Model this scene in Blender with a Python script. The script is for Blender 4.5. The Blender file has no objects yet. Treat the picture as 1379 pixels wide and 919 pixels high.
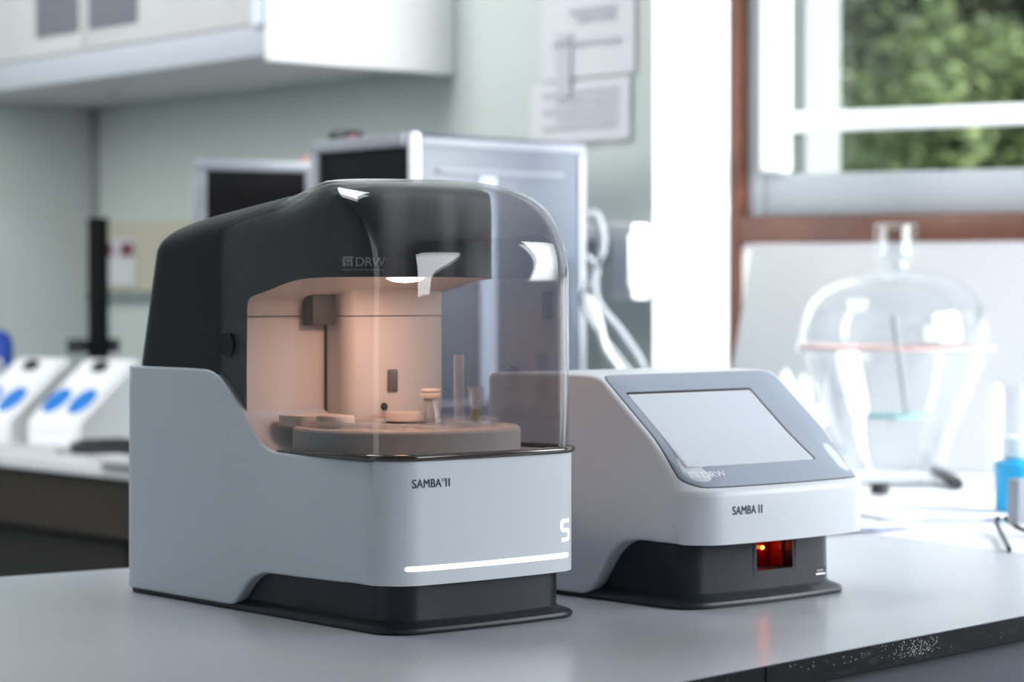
import bpy, bmesh, math, random
from mathutils import Vector, Matrix, noise
random.seed(7)
S = bpy.context.scene
COL = S.collection

# ------------------------------------------------------------ camera
F = 3220.0; TZ = 0.9; CZ = 1.1986
PITCH = math.atan(59.5 / F)
FWD = Vector((0, math.cos(PITCH), -math.sin(PITCH))); UPV = Vector((0, math.sin(PITCH), math.cos(PITCH)))
CAM = Vector((0, 0, CZ))
cd = bpy.data.cameras.new('camera'); cam = bpy.data.objects.new('camera', cd); COL.objects.link(cam)
cam.location = CAM; cam.rotation_euler = (math.pi / 2 - PITCH, 0, 0)
cd.sensor_width = 36; cd.lens = F * 36 / 1379
cd.dof.use_dof = True; cd.dof.focus_distance = 2.13; cd.dof.aperture_fstop = 5.0; cd.clip_end = 200
S.camera = cam

# ------------------------------------------------------------ world, lights, exposure
W = bpy.data.worlds.new('sky'); S.world = W; W.use_nodes = True
nt = W.node_tree; nt.nodes.clear()
bg = nt.nodes.new('ShaderNodeBackground'); bg.inputs[0].default_value = (0.86, 0.93, 1.0, 1); bg.inputs[1].default_value = 1.3
ow = nt.nodes.new('ShaderNodeOutputWorld'); nt.links.new(bg.outputs[0], ow.inputs[0])

def lamp(name, kind, loc, target, power, color=(1, 1, 1), size=None, angle=None):
    l = bpy.data.lights.new(name, kind); l.energy = power; l.color = color
    if size: l.shape = 'RECTANGLE'; l.size, l.size_y = size
    if angle: l.angle = angle
    o = bpy.data.objects.new(name, l); COL.objects.link(o); o.location = loc
    o.rotation_euler = (Vector(target) - Vector(loc)).to_track_quat('-Z', 'Y').to_euler()
    return o
lamp('sun', 'SUN', (10, 0.7, 4.4), (0, 2.5, 0.0), 8.5, (1.0, 0.97, 0.92), angle=0.03)
# area lamps added inside the room, standing in for daylight from the right
wl = lamp('window_daylight', 'AREA', (2.5, 2.75, 1.85), (0.95, 3.85, 0.90), 58, (0.95, 0.98, 1.0), size=(1.3, 1.2)); wl.data.spread = math.radians(95)
lamp('side_daylight_fill', 'AREA', (3.0, 0.6, 2.0), (0.0, 2.3, 1.1), 62, (0.92, 0.96, 1.0), size=(1.8, 1.5))
lamp('ceiling_fill', 'AREA', (-1.3, 3.3, 3.3), (-1.1, 3.5, 0), 40, (0.97, 0.98, 1.0), size=(1.2, 1.2))  # added soft overhead fill for the walls at back left
lamp('wall_fill', 'AREA', (-2.2, 3.0, 2.3), (-0.6, 4.9, 1.5), 18, (1.0, 0.99, 0.96), size=(0.5, 1.4)).data.spread = math.radians(110)  # added fill lamp aimed to lift the sage wall
S.view_settings.view_transform = 'Standard'; S.view_settings.look = 'None'
S.view_settings.gamma = 1; S.view_settings.use_curve_mapping = False
S.view_settings.exposure = 0.0
S.cycles.transparent_max_bounces = 32
S.cycles.caustics_reflective = False; S.cycles.caustics_refractive = False

# ------------------------------------------------------------ pixel helpers (used to find world points on real planes)
def ray(x, y): return FWD + Vector((1, 0, 0)) * ((x - 689.5) / F) - UPV * ((y - 459.5) / F)
def at(x, y, Y): d = ray(x, y); return CAM + d * (Y / d.y)
def onz(x, y, z=TZ): d = ray(x, y); return CAM + d * ((z - CZ) / d.z)
class Frame:
    def __init__(s, ox, oy, deg, z=0.0):
        s.o = Vector((ox, oy, z)); s.a = math.radians(deg)
        s.u = Vector((math.cos(s.a), math.sin(s.a), 0)); s.v = Vector((-math.sin(s.a), math.cos(s.a), 0))
    def w(s, u, v, z=0): return s.o + s.u * u + s.v * v + Vector((0, 0, z))
    def hit(s, x, y, v):                 # local (u, v, z) where the view ray meets plane v = const
        d = ray(x, y); n = s.v; P = s.w(0, v)
        t = (P - CAM).dot(n) / d.dot(n); q = CAM + d * t - s.o
        return q.dot(s.u), v, q.z
    def hitu(s, x, y, u):
        d = ray(x, y); n = s.u; P = s.w(u, 0)
        t = (P - CAM).dot(n) / d.dot(n); q = CAM + d * t - s.o
        return u, q.dot(s.v), q.z

# ------------------------------------------------------------ materials
def mat(name, color, rough=0.5, metal=0.0, spec=0.5, emit=None, es=0.0, noise_amt=0.0, nscale=30, bump=0.0, bscale=200, coat=0.0):
    m = bpy.data.materials.new(name); m.use_nodes = True; t = m.node_tree; b = t.nodes['Principled BSDF']
    c = (*color, 1)
    b.inputs['Base Color'].default_value = c; b.inputs['Roughness'].default_value = rough
    b.inputs['Metallic'].default_value = metal; b.inputs['Specular IOR Level'].default_value = spec
    b.inputs['Coat Weight'].default_value = coat
    if emit: b.inputs['Emission Color'].default_value = (*emit, 1); b.inputs['Emission Strength'].default_value = es
    if noise_amt or bump:
        tc = t.nodes.new('ShaderNodeTexCoord')
        if noise_amt:
            n = t.nodes.new('ShaderNodeTexNoise'); n.inputs['Scale'].default_value = nscale; n.inputs['Detail'].default_value = 6
            t.links.new(tc.outputs['Object'], n.inputs['Vector'])
            r = t.nodes.new('ShaderNodeValToRGB')
            r.color_ramp.elements[0].position = 0.3; r.color_ramp.elements[1].position = 0.7
            r.color_ramp.elements[0].color = (*[max(0, k * (1 - noise_amt)) for k in color], 1)
            r.color_ramp.elements[1].color = (*[min(1, k * (1 + noise_amt)) for k in color], 1)
            t.links.new(n.outputs['Fac'], r.inputs[0]); t.links.new(r.outputs[0], b.inputs['Base Color'])
        if bump:
            n2 = t.nodes.new('ShaderNodeTexNoise'); n2.inputs['Scale'].default_value = bscale; n2.inputs['Detail'].default_value = 3
            t.links.new(tc.outputs['Object'], n2.inputs['Vector'])
            bp = t.nodes.new('ShaderNodeBump'); bp.inputs['Strength'].default_value = bump; bp.inputs['Distance'].default_value = 0.001
            t.links.new(n2.outputs['Fac'], bp.inputs['Height']); t.links.new(bp.outputs[0], b.inputs['Normal'])
    return m
def glassy(name, tint, ior=1.45, rough=0.0, gloss=(1, 1, 1), body=None, body_amt=0.0):
    """thin clear plastic / glass wall: tinted transmission with Fresnel reflection"""
    m = bpy.data.materials.new(name); m.use_nodes = True; t = m.node_tree; t.nodes.clear()
    tr = t.nodes.new('ShaderNodeBsdfTransparent'); tr.inputs[0].default_value = (*tint, 1)
    gl = t.nodes.new('ShaderNodeBsdfGlossy'); gl.inputs['Roughness'].default_value = rough; gl.inputs['Color'].default_value = (*gloss, 1)
    fr = t.nodes.new('ShaderNodeFresnel'); fr.inputs[0].default_value = ior
    mx = t.nodes.new('ShaderNodeMixShader'); o = t.nodes.new('ShaderNodeOutputMaterial')
    ge = t.nodes.new('ShaderNodeNewGeometry'); mr = t.nodes.new('ShaderNodeMapRange')   # same Fresnel from both sides of the wall
    mr.inputs['To Min'].default_value = ior; mr.inputs['To Max'].default_value = 1 / ior
    t.links.new(ge.outputs['Backfacing'], mr.inputs['Value']); t.links.new(mr.outputs[0], fr.inputs[0])
    base = tr.outputs[0]
    if body:
        df = t.nodes.new('ShaderNodeBsdfDiffuse'); df.inputs[0].default_value = (*body, 1)
        m2 = t.nodes.new('ShaderNodeMixShader'); m2.inputs[0].default_value = body_amt
        t.links.new(tr.outputs[0], m2.inputs[1]); t.links.new(df.outputs[0], m2.inputs[2]); base = m2.outputs[0]
    t.links.new(fr.outputs[0], mx.inputs[0]); t.links.new(base, mx.inputs[1]); t.links.new(gl.outputs[0], mx.inputs[2])
    t.links.new(mx.outputs[0], o.inputs[0])
    return m
M = dict(
    white=mat('white_abs', (0.66, 0.70, 0.75), 0.38, bump=0.12, bscale=900),
    whiter=mat('white_cover_plastic', (0.80, 0.82, 0.84), 0.35),
    dark=mat('charcoal_plastic', (0.016, 0.020, 0.028), 0.40, spec=0.4, bump=0.1, bscale=900),
    rear=mat('matte_black_plastic', (0.007, 0.008, 0.011), 0.40, spec=0.28),
    hood=mat('glossy_black_plastic', (0.010, 0.010, 0.012), 0.22, spec=0.5),
    beige=mat('chamber_beige_plastic', (0.78, 0.70, 0.64), 0.45, bump=0.08, bscale=500),
    disc=mat('turntable_plastic', (0.66, 0.61, 0.57), 0.5),
    seam=mat('seam_shadow_gap', (0.03, 0.03, 0.03), 0.7),
    smoke=glassy('smoked_acrylic', (0.785, 0.78, 0.79), 1.5),
    lip=mat('smoked_lip', (0.045, 0.03, 0.025), 0.12, spec=0.8),
    clear=glassy('clear_glass', (0.93, 0.94, 0.94), 1.5),
    clearbody=glassy('clear_polypropylene', (0.975, 0.975, 0.975), 1.6, 0.03, body=(0.9, 0.9, 0.9), body_amt=0.06),
    jar=glassy('jar_glass', (0.965, 0.975, 0.98), 1.42, 0.03),
    led=mat('white_led', (1, 1, 1), 0.4, emit=(0.84, 0.91, 1.0), es=1.4),
    lampw=mat('warm_lamp_lens', (1, 0.9, 0.8), 0.4, emit=(1.0, 0.80, 0.62), es=9.0),
    red=mat('red_led', (1, 0.1, 0.05), 0.4, emit=(1.0, 0.05, 0.01), es=30.0),
    redc=mat('red_led_core', (1, 0.3, 0.1), 0.4, emit=(1.0, 0.16, 0.02), es=18.0),
    redw=mat('red_scanner_lens', (0.10, 0.0, 0.0), 0.12, spec=0.6),
    ink=mat('dark_print', (0.06, 0.09, 0.13), 0.6),
    palepr=mat('pale_print', (0.45, 0.44, 0.44), 0.6),
    whitepr=mat('white_print', (0.9, 0.93, 0.97), 0.5),
    panel=mat('blue_grey_fascia', (0.32, 0.37, 0.45), 0.45, spec=0.5, bump=0.1, bscale=700),
    screen=mat('touchscreen_reflection', (0.60, 0.65, 0.72), 0.16, spec=0.6),  # pale base colour holds a bright reflection on the glass
    black=mat('black_plastic', (0.012, 0.012, 0.014), 0.4),
    rubber=mat('black_rubber', (0.02, 0.02, 0.022), 0.6),
    scr_off=mat('black_screen', (0.004, 0.004, 0.005), 0.5, spec=0.12),
    silver=mat('silver_plastic', (0.24, 0.26, 0.30), 0.4),
    steel=mat('blue_grey_metal', (0.06, 0.080, 0.115), 0.4, noise_amt=0.05, nscale=6),
    chrome=mat('steel_port', (0.6, 0.6, 0.62), 0.25, metal=1),
    sage=mat('sage_wall_paint', (0.51, 0.565, 0.545), 0.75, noise_amt=0.04, nscale=2, bump=0.1, bscale=80),
    wwall=mat('white_wall_paint', (0.82, 0.83, 0.84), 0.8, bump=0.1, bscale=80),
    cab=mat('grey_cabinet_laminate', (0.50, 0.51, 0.52), 0.55, noise_amt=0.03, nscale=4),
    cabw=mat('white_cabinet_panel', (0.86, 0.86, 0.85), 0.5),
    smokeglass=mat('dark_cabinet_glass', (0.14, 0.15, 0.18), 0.3),
    wood=mat('red_brown_wood', (0.085, 0.026, 0.012), 0.4, noise_amt=0.3, nscale=12),
    alu=mat('backlit_window_paint', (0.32, 0.345, 0.375), 0.45),  # white paint darkened in colour to carry the backlit shade
    paper=mat('paper', (0.62, 0.63, 0.67), 0.8), paperg=mat('printed_grey', (0.45, 0.46, 0.50), 0.8),
    board=mat('white_board', (0.52, 0.53, 0.55), 0.5),
    floor=mat('dark_lino', (0.035, 0.035, 0.038), 0.6, noise_amt=0.3, nscale=3),
    under=mat('under_bench_shade', (0.008, 0.007, 0.007), 0.7),
    brown=mat('bench_apron_brown', (0.018, 0.014, 0.013), 0.7),
    grey=mat('grey_frame_paint', (0.14, 0.155, 0.18), 0.45),
    benchtop=mat('pale_bench_laminate', (0.62, 0.65, 0.69), 0.35),
    blue=mat('blue_plastic', (0.0, 0.17, 0.60), 0.4), dblue=mat('deep_blue_plastic', (0.01, 0.06, 0.42), 0.4),
    cyan=glassy('blue_liquid', (0.05, 0.55, 0.85), 1.4, 0.05, body=(0.03, 0.45, 0.75), body_amt=0.75),
    cream=mat('cream_pinboard', (0.50, 0.48, 0.40), 0.85), maroon=mat('maroon_print', (0.16, 0.05, 0.06), 0.7),
    cable=mat('grey_cable', (0.40, 0.43, 0.46), 0.5), bluecable=mat('pale_blue_cable', (0.28, 0.31, 0.52), 0.5),
    teal=mat('teal_plate', (0.22, 0.42, 0.44), 0.4), pink=mat('pink_seal', (0.62, 0.40, 0.38), 0.4),
    bark=mat('bark', (0.12, 0.085, 0.06), 0.9, noise_amt=0.3, nscale=10),
    tissue=mat('white_tissue', (0.85, 0.86, 0.88), 0.9), green=mat('yellow_green_sample', (0.30, 0.36, 0.08), 0.5),
    orange=mat('orange_red_led', (0.50, 0.16, 0.10), 0.5),
    grass=mat('grass_ground', (0.09, 0.13, 0.04), 0.9, noise_amt=0.4, nscale=2),
)
def table_top_material():
    m = mat('grey_table_laminate', (0.47, 0.495, 0.53), 0.25, spec=0.8, noise_amt=0.03, nscale=300)
    return m
M['table'] = table_top_material(); M['table'].node_tree.nodes['Principled BSDF'].inputs['IOR'].default_value = 1.7
def edge_material():
    m = mat('worn_black_edging', (0.02, 0.021, 0.024), 0.6, spec=0.2)
    t = m.node_tree; b = t.nodes['Principled BSDF']; tc = t.nodes.new('ShaderNodeTexCoord')
    mp = t.nodes.new('ShaderNodeMapping'); mp.inputs['Scale'].default_value = (1, 1, 5)
    n = t.nodes.new('ShaderNodeTexNoise'); n.inputs['Scale'].default_value = 38; n.inputs['Detail'].default_value = 10; n.inputs['Distortion'].default_value = 1.2
    r = t.nodes.new('ShaderNodeValToRGB'); e = r.color_ramp.elements
    e[0].position = 0.35; e[0].color = (0.016, 0.017, 0.02, 1); e[1].position = 0.78; e[1].color = (0.07, 0.072, 0.08, 1)
    x = r.color_ramp.elements.new(0.6); x.color = (0.022, 0.024, 0.028, 1)
    t.links.new(tc.outputs['Object'], mp.inputs[0]); t.links.new(mp.outputs[0], n.inputs['Vector']); t.links.new(n.outputs['Fac'], r.inputs[0]); t.links.new(r.outputs[0], b.inputs['Base Color'])
    return m
M['edge'] = edge_material()

# ------------------------------------------------------------ object helpers
def tag(o, label, cat, group=None, kind=None):
    if label: o['label'] = label
    if cat: o['category'] = cat
    if group: o['group'] = group
    if kind: o['kind'] = kind
    return o
def thing(name, loc, rotz, label, cat, group=None):
    o = bpy.data.objects.new(name, None); COL.objects.link(o); o.location = loc; o.rotation_euler = (0, 0, rotz); o.empty_display_size = 0.05
    return tag(o, label, cat, group)
def obj(name, bm, m, parent=None, smooth=True, angle=35, label=None):
    me = bpy.data.meshes.new(name)
    if isinstance(bm, bmesh.types.BMesh):
        bmesh.ops.recalc_face_normals(bm, faces=bm.faces); bm.to_mesh(me); bm.free()
    else: me = bm
    me.name = name
    if smooth and len(me.polygons):
        me.polygons.foreach_set('use_smooth', [True] * len(me.polygons)); me.set_sharp_from_angle(angle=math.radians(angle))
    if len(me.materials): 
        for i, k in enumerate(m if isinstance(m, (list, tuple)) else [m]): me.materials[i] = k
    else:
        for k in (m if isinstance(m, (list, tuple)) else [m]): me.materials.append(k)
    o = bpy.data.objects.new(name, me); COL.objects.link(o)
    if parent: o.parent = parent
    if label: o['label'] = label
    return o
def struct(name, bm, m, parent=None, **k):
    o = obj(name, bm, m, parent, **k)
    if not parent: o['kind'] = 'structure'
    return o
def box(bm, x0, x1, y0, y1, z0, z1, bev=0.0, seg=2, mi=0, mx=None):
    vs = [bm.verts.new((x, y, z)) for x in (x0, x1) for y in (y0, y1) for z in (z0, z1)]
    fs = [(0, 1, 3, 2), (4, 6, 7, 5), (0, 4, 5, 1), (2, 3, 7, 6), (0, 2, 6, 4), (1, 5, 7, 3)]
    faces = [bm.faces.new([vs[i] for i in f]) for f in fs]
    for f in faces: f.material_index = mi
    bmesh.ops.recalc_face_normals(bm, faces=faces)
    if mx is not None: bmesh.ops.transform(bm, matrix=mx, verts=vs)
    if bev > 0:
        es = list({e for f in faces for e in f.edges})
        bmesh.ops.bevel(bm, geom=es, offset=bev, segments=seg, affect='EDGES', profile=0.5)
    return bm
def B(*a, **k): return box(bmesh.new(), *a, **k)
def lathe(prof, n=48, bm=None, cx=0, cy=0):
    bm = bm or bmesh.new(); rings = []
    for r, z in prof:
        if r < 1e-6: rings.append([bm.verts.new((cx, cy, z))])
        else: rings.append([bm.verts.new((cx + r * math.cos(2 * math.pi * i / n), cy + r * math.sin(2 * math.pi * i / n), z)) for i in range(n)])
    for a, b in zip(rings, rings[1:]):
        for i in range(n):
            j = (i + 1) % n
            if len(a) == 1 and len(b) == 1: continue
            if len(a) == 1: bm.faces.new((a[0], b[i], b[j]))
            elif len(b) == 1: bm.faces.new((a[i], a[j], b[0]))
            else: bm.faces.new((a[i], a[j], b[j], b[i]))
    return bm
def tube(pts, r, n=10, bm=None, closed=False, flat=None):
    bm = bm or bmesh.new(); pts = [Vector(p) for p in pts]; rings = []
    for i, p in enumerate(pts):
        d = (pts[min(i + 1, len(pts) - 1)] - pts[max(i - 1, 0)]).normalized()
        up = Vector((0, 0, 1)) if abs(d.z) < 0.95 else Vector((1, 0, 0))
        a = d.cross(up).normalized(); b = a.cross(d).normalized()
        rr = r[i] if isinstance(r, (list, tuple)) else r
        rings.append([bm.verts.new(p + (a * math.cos(2 * math.pi * k / n) + b * math.sin(2 * math.pi * k / n)) * rr) for k in range(n)])
    for a, b in zip(rings, rings[1:]):
        for k in range(n): bm.faces.new((a[k], a[(k + 1) % n], b[(k + 1) % n], b[k]))
    bm.faces.new(rings[0][::-1]); bm.faces.new(rings[-1])
    return bm
def spline(ctrl, n=8):
    c = [Vector(p) for p in ctrl]; c = [c[0] * 2 - c[1]] + c + [c[-1] * 2 - c[-2]]; out = []
    for i in range(1, len(c) - 2):
        for k in range(n):
            t = k / n; a, b, d, e = c[i - 1], c[i], c[i + 1], c[i + 2]
            out.append(0.5 * ((2 * b) + (d - a) * t + (2 * a - 5 * b + 4 * d - e) * t * t + (3 * b - a - 3 * d + e) * t ** 3))
    out.append(c[-2]); return out
def smooth01(t): t = max(0, min(1, t)); return t * t * (3 - 2 * t)
def prism_poly(pts, z0, z1, bm=None, mi=0):
    bm = bm or bmesh.new()
    lo = [bm.verts.new((p[0], p[1], z0)) for p in pts]; hi = [bm.verts.new((p[0], p[1], z1)) for p in pts]
    n = len(pts); fs = [bm.faces.new(lo[::-1]), bm.faces.new(hi)]
    for i in range(n): fs.append(bm.faces.new((lo[i], lo[(i + 1) % n], hi[(i + 1) % n], hi[i])))
    for f in fs: f.material_index = mi
    return bm
def prism_side(pts, u0, u1, bm=None, mi=0):        # pts = (v, z) polygon extruded along u
    bm = bm or bmesh.new()
    lo = [bm.verts.new((u0, p[0], p[1])) for p in pts]; hi = [bm.verts.new((u1, p[0], p[1])) for p in pts]
    n = len(pts); fs = [bm.faces.new(lo[::-1]), bm.faces.new(hi)]
    for i in range(n): fs.append(bm.faces.new((lo[i], lo[(i + 1) % n], hi[(i + 1) % n], hi[i])))
    for f in fs: f.material_index = mi
    bmesh.ops.recalc_face_normals(bm, faces=fs)
    return bm
def boolean(bmA, cutters, mats=1):
    """cutters: list of (bmesh, op, slot). returns mesh"""
    def tmp(bm, slots):
        bmesh.ops.recalc_face_normals(bm, faces=bm.faces)
        me = bpy.data.meshes.new('t'); bm.to_mesh(me); bm.free()
        for k in slots: me.materials.append(k)
        o = bpy.data.objects.new('t', me); COL.objects.link(o); return o
    slots = [M['hood'], M['beige'], M['seam']][:mats]
    a = tmp(bmA, slots); cs = []
    for bm, op in cutters:
        c = tmp(bm, slots); cs.append(c)
        md = a.modifiers.new('b', 'BOOLEAN'); md.operation = op; md.solver = 'EXACT'; md.object = c
        md.material_mode = 'INDEX'
    dg = bpy.context.evaluated_depsgraph_get(); dg.update()
    me = bpy.data.meshes.new_from_object(a.evaluated_get(dg))
    for o in [a] + cs:
        d = o.data; bpy.data.objects.remove(o); bpy.data.meshes.remove(d)
    ix = [p.material_index for p in me.polygons]; me.materials.clear()
    for k in slots: me.materials.append(k)
    me.polygons.foreach_set('material_index', ix)
    return me
def rounded(x0, x1, y0, y1, rf, rr, n=10, bow=0.0, bowlen=0.12, nstr=14):
    """plan outline, CCW from the front left; front edge (y0) bowed outwards. Same point count for any size"""
    P = []
    def arc(cx, cy, r, a0, a1, incl=True):
        for i in range(n + 1):
            a = math.radians(a0 + (a1 - a0) * i / n); P.append([cx + r * math.cos(a), cy + r * math.sin(a)])
    def line(xa, ya, xb, yb, k):
        for i in range(1, k): t = i / k; P.append([xa + (xb - xa) * t, ya + (yb - ya) * t])
    arc(x0 + rf, y0 + rf, rf, 180, 270); line(x0 + rf, y0, x1 - rf, y0, nstr)
    arc(x1 - rf, y0 + rf, rf, 270, 360); line(x1, y0 + rf, x1, y1 - rr, nstr * 2)
    arc(x1 - rr, y1 - rr, rr, 0, 90); line(x1 - rr, y1, x0 + rr, y1, nstr)
    arc(x0 + rr, y1 - rr, rr, 90, 180); line(x0, y1 - rr, x0, y0 + rf, nstr * 2)
    xc = (x0 + x1) / 2; hw = max((x1 - x0) / 2, 1e-4)
    for p in P:
        k = 1 - smooth01((p[1] - y0) / bowlen)
        p[1] -= bow * (1 - ((p[0] - xc) / hw) ** 2) * k
    return P
def loft(rings, cap0=True, cap1=True, bm=None):
    bm = bm or bmesh.new(); R = [[bm.verts.new(p) for p in r] for r in rings]; n = len(R[0])
    for a, b in zip(R, R[1:]):
        for i in range(n): bm.faces.new((a[i], a[(i + 1) % n], b[(i + 1) % n], b[i]))
    if cap0: bm.faces.new(R[0][::-1])
    if cap1: bm.faces.new(R[-1])
    return bm
def text_mesh(s, size, spacing=1.0, bold=0.0):
    c = bpy.data.curves.new('t', 'FONT'); c.body = s; c.size = 1; c.offset = bold / size; c.space_character = spacing
    c.resolution_u = 6; c.extrude = 0.0
    o = bpy.data.objects.new('t', c); COL.objects.link(o)
    dg = bpy.context.evaluated_depsgraph_get(); dg.update()
    me = bpy.data.meshes.new_from_object(o.evaluated_get(dg)); bpy.data.objects.remove(o); bpy.data.curves.remove(c)
    bm = bmesh.new(); bm.from_mesh(me); bpy.data.meshes.remove(me)
    for v in bm.verts: v.co *= size
    x0 = min(v.co.x for v in bm.verts); x1 = max(v.co.x for v in bm.verts)
    for v in bm.verts: v.co.x -= x0
    return bm, x1 - x0
def bold(bm, d):
    base = bm.copy()
    for q in (-1, 1): merge(bm, base.copy(), Matrix.Translation((q * d, 0, 0)))
    for q in (-1, 1): merge(bm, base.copy(), Matrix.Translation((0, q * d * .6, 0)))
    base.free(); return bm
def merge(dst, src, mx=None):
    if mx is not None: bmesh.ops.transform(src, matrix=mx, verts=src.verts)
    me = bpy.data.meshes.new('t'); src.to_mesh(me); src.free(); dst.from_mesh(me); bpy.data.meshes.remove(me); return dst
def emblem(size):                                   # square mark: solid tile with cut corner and inner strokes
    bm = bmesh.new(); s = size
    def q(x0, y0, x1, y1): bm.faces.new([bm.verts.new((x, y, 0)) for x, y in ((x0 * s, y0 * s), (x1 * s, y0 * s), (x1 * s, y1 * s), (x0 * s, y1 * s))])
    q(0, 0, .22, 1); q(.22, .80, 1, 1); q(.32, .42, .62, .70); q(.22, 0, .32, .30); q(.45, .05, .60, .32); q(.72, .0, .9, .72); q(.62, .52, .72, .72)
    return bm

def white_body(name, prof, w, rfront, bow, rrear, vend, re_, m, parent, fade=0.10, stations=44):
    """solid housing: side profile (v,z) extruded across the width, front and rear corners rounded in plan, edges filleted"""
    # resample normals
    n = len(prof); nor = []
    for i in range(n):
        a = Vector(prof[i - 1]); b = Vector(prof[i]); c = Vector(prof[(i + 1) % n])
        d1 = (b - a).normalized(); d2 = (c - b).normalized(); n1 = Vector((-d1.y, d1.x)); n2 = Vector((-d2.y, d2.x))
        k = (n1 + n2).normalized(); k = k / max(0.5, k.dot(n1)); nor.append(k)
    area = sum(prof[i][0] * prof[(i + 1) % n][1] - prof[(i + 1) % n][0] * prof[i][1] for i in range(n))
    sg = 1 if area > 0 else -1                       # inward normals
    us = []
    for i in range(7): us.append(re_ * (1 - math.cos(math.pi / 2 * i / 6)))
    for i in range(1, 12): us.append(re_ + (rfront - re_) * (i / 11) ** 1.3)
    half = us[:]; mid = [rfront + (w - 2 * rfront) * i / 14 for i in range(1, 14)]
    us = half + mid + [w - x for x in reversed(half)]
    rings = []
    for u in us:
        e = min(u, w - u); off = re_ - math.sqrt(max(0, re_ * re_ - (re_ - e) ** 2)) if e < re_ else 0
        cf = rfront - math.sqrt(max(0, rfront ** 2 - (rfront - e) ** 2)) if e < rfront else 0
        cr = rrear - math.sqrt(max(0, rrear ** 2 - (rrear - e) ** 2)) if e < rrear else 0
        bw = bow * (1 - ((u - w / 2) / (w / 2)) ** 2)
        ring = []
        for (v, z), k in zip(prof, nor):
            vv = v + k.x * off * sg; zz = z + k.y * off * sg
            wf = 1 - smooth01(v / fade); wr = smooth01((v - (vend - 0.08)) / 0.08)
            ring.append((u, vv + (cf - bw) * wf - cr * wr, zz))
        rings.append(ring)
    return loft(rings)
def front_v(u, w, rfront, bow):
    e = min(u, w - u)
    cf = rfront - math.sqrt(max(0, rfront ** 2 - (rfront - e) ** 2)) if e < rfront else 0
    return cf - bow * (1 - ((u - w / 2) / (w / 2)) ** 2)
def ribbon(path, w_, bm=None, lift=0.0006):          # raised rounded strip along a path of (pos, normal, side) on a surface
    bm = bm or bmesh.new(); rows = []
    n = len(path)
    for i_, (p, nrm, sd) in enumerate(path):
        w = w_[min(i_, n - 1 - i_, len(w_) - 1)] if isinstance(w_, (list, tuple)) else w_
        p = Vector(p); nrm = Vector(nrm); sd = Vector(sd)
        rows.append([bm.verts.new(p + sd * (w / 2 * c) + nrm * lift * q) for c, q in ((-1, -.5), (-1, .5), (-.6, 1), (.6, 1), (1, .5), (1, -.5))])
    for a, b in zip(rows, rows[1:]):
        for k in range(5): bm.faces.new((a[k], a[k + 1], b[k + 1], b[k]))
    bm.faces.new(rows[0]); bm.faces.new(rows[-1][::-1]); return bm

# ============================================================ SETTING
RM = Frame(0.2484, 4.2, 40.5)          # sage wall runs back-left from here along v; u points into the wall
WF = Frame(0.425, 4.63, -27.3)         # window wall: u to the right, v outwards
WT = 3.6
struct('floor', B(-6, 6, -3, 7, -0.05, 0.0), M['floor'], smooth=False)
def rot_struct(name, fr, bm, m, **k):
    o = struct(name, bm, m, **k); o.location = fr.o; o.rotation_euler = (0, 0, fr.a); return o
WL = 1.90
rot_struct('wall_back', RM, B(0, 0.12, 0, WL, 0, WT), M['sage'], smooth=False)
rot_struct('wall_left', RM, B(-8.8, 0.12, WL, WL + 0.12, 0, WT), M['sage'], smooth=False)
# end of the sage wall: white pier that returns to the window wall
pa = RM.w(0, 0); pb = WF.w(0, 0); pc = WF.w(0, 0.3); pd = RM.w(0.12, 0.001) + Vector((-0.02, 0.30, 0))
struct('trim_1', prism_poly([(pa.x, pa.y), (pb.x, pb.y), (pc.x, pc.y), (pd.x, pd.y)], 0, WT), M['wwall'], smooth=False)

M['rwall'] = mat('grey_wall_paint', (0.30, 0.31, 0.32), 0.8)
struct('wall_right', B(3.3, 3.42, -2.7, 3.10, 0, WT), M['rwall'], smooth=False)
struct('wall_rear', B(-7.5, 3.42, -2.82, -2.7, 0, WT), M['rwall'], smooth=False)
struct('ceiling', prism_poly([(-7.5, -2.82), (3.42, -2.82), (3.42, 3.1), (0.3, 4.75), (-1.0, 5.8), (-7.5, 0.3)], WT, WT + 0.1), M['wwall'], smooth=False)
# window, in WF coordinates, plane v=0.06
def wpx(x, y, v=0.0): return WF.hit(x, y, v)
u_l = wpx(982, 300)[0]; u_f = wpx(1000, 200)[0]
z_sill_t = wpx(1150, 290)[2]; z_sill_b = wpx(1150, 327)[2]
UR = 2.6; ZT = 2.75
rot_struct('wall_window', WF, box(box(box(bmesh.new(), 0, UR + .5, 0.0, 0.14, 0, z_sill_b), 0, UR + .5, 0, 0.14, ZT, WT), UR, UR + 1.6, 0, .14, z_sill_b, ZT), M['wwall'], smooth=False)
wf = box(bmesh.new(), u_l, u_f, -0.02, 0.12, 0.9, ZT, 0.003); box(wf, u_f, UR, -0.02, 0.12, z_sill_b, z_sill_t, 0.003); box(wf, u_f, UR, -0.02, 0.12, ZT - .05, ZT, 0.003)
win = rot_struct('window_1', WF, wf, M['wood'])
zr = wpx(1150, 232, 0.02)[2]; us = wpx(1030, 150, 0.03)[0]; us1 = wpx(1058, 150, 0.03)[0]
zb0 = wpx(1200, 174, 0.03)[2]; zb1 = wpx(1200, 146, 0.03)[2]
struct('window_frame', box(box(bmesh.new(), u_f, us, 0.02, 0.10, z_sill_t, ZT - .05, 0.004), us, UR, 0.02, 0.10, z_sill_t, zr, 0.006), M['alu'], win)
zlow = wpx(1045, 232, 0.0)[2]
struct('window_sash', box(bmesh.new(), us, us1, 0.0, 0.07, zlow, ZT - .05, 0.008, 3), M['whiter'], win)  # whiter material paints the sunlit bars of the same frame
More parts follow.
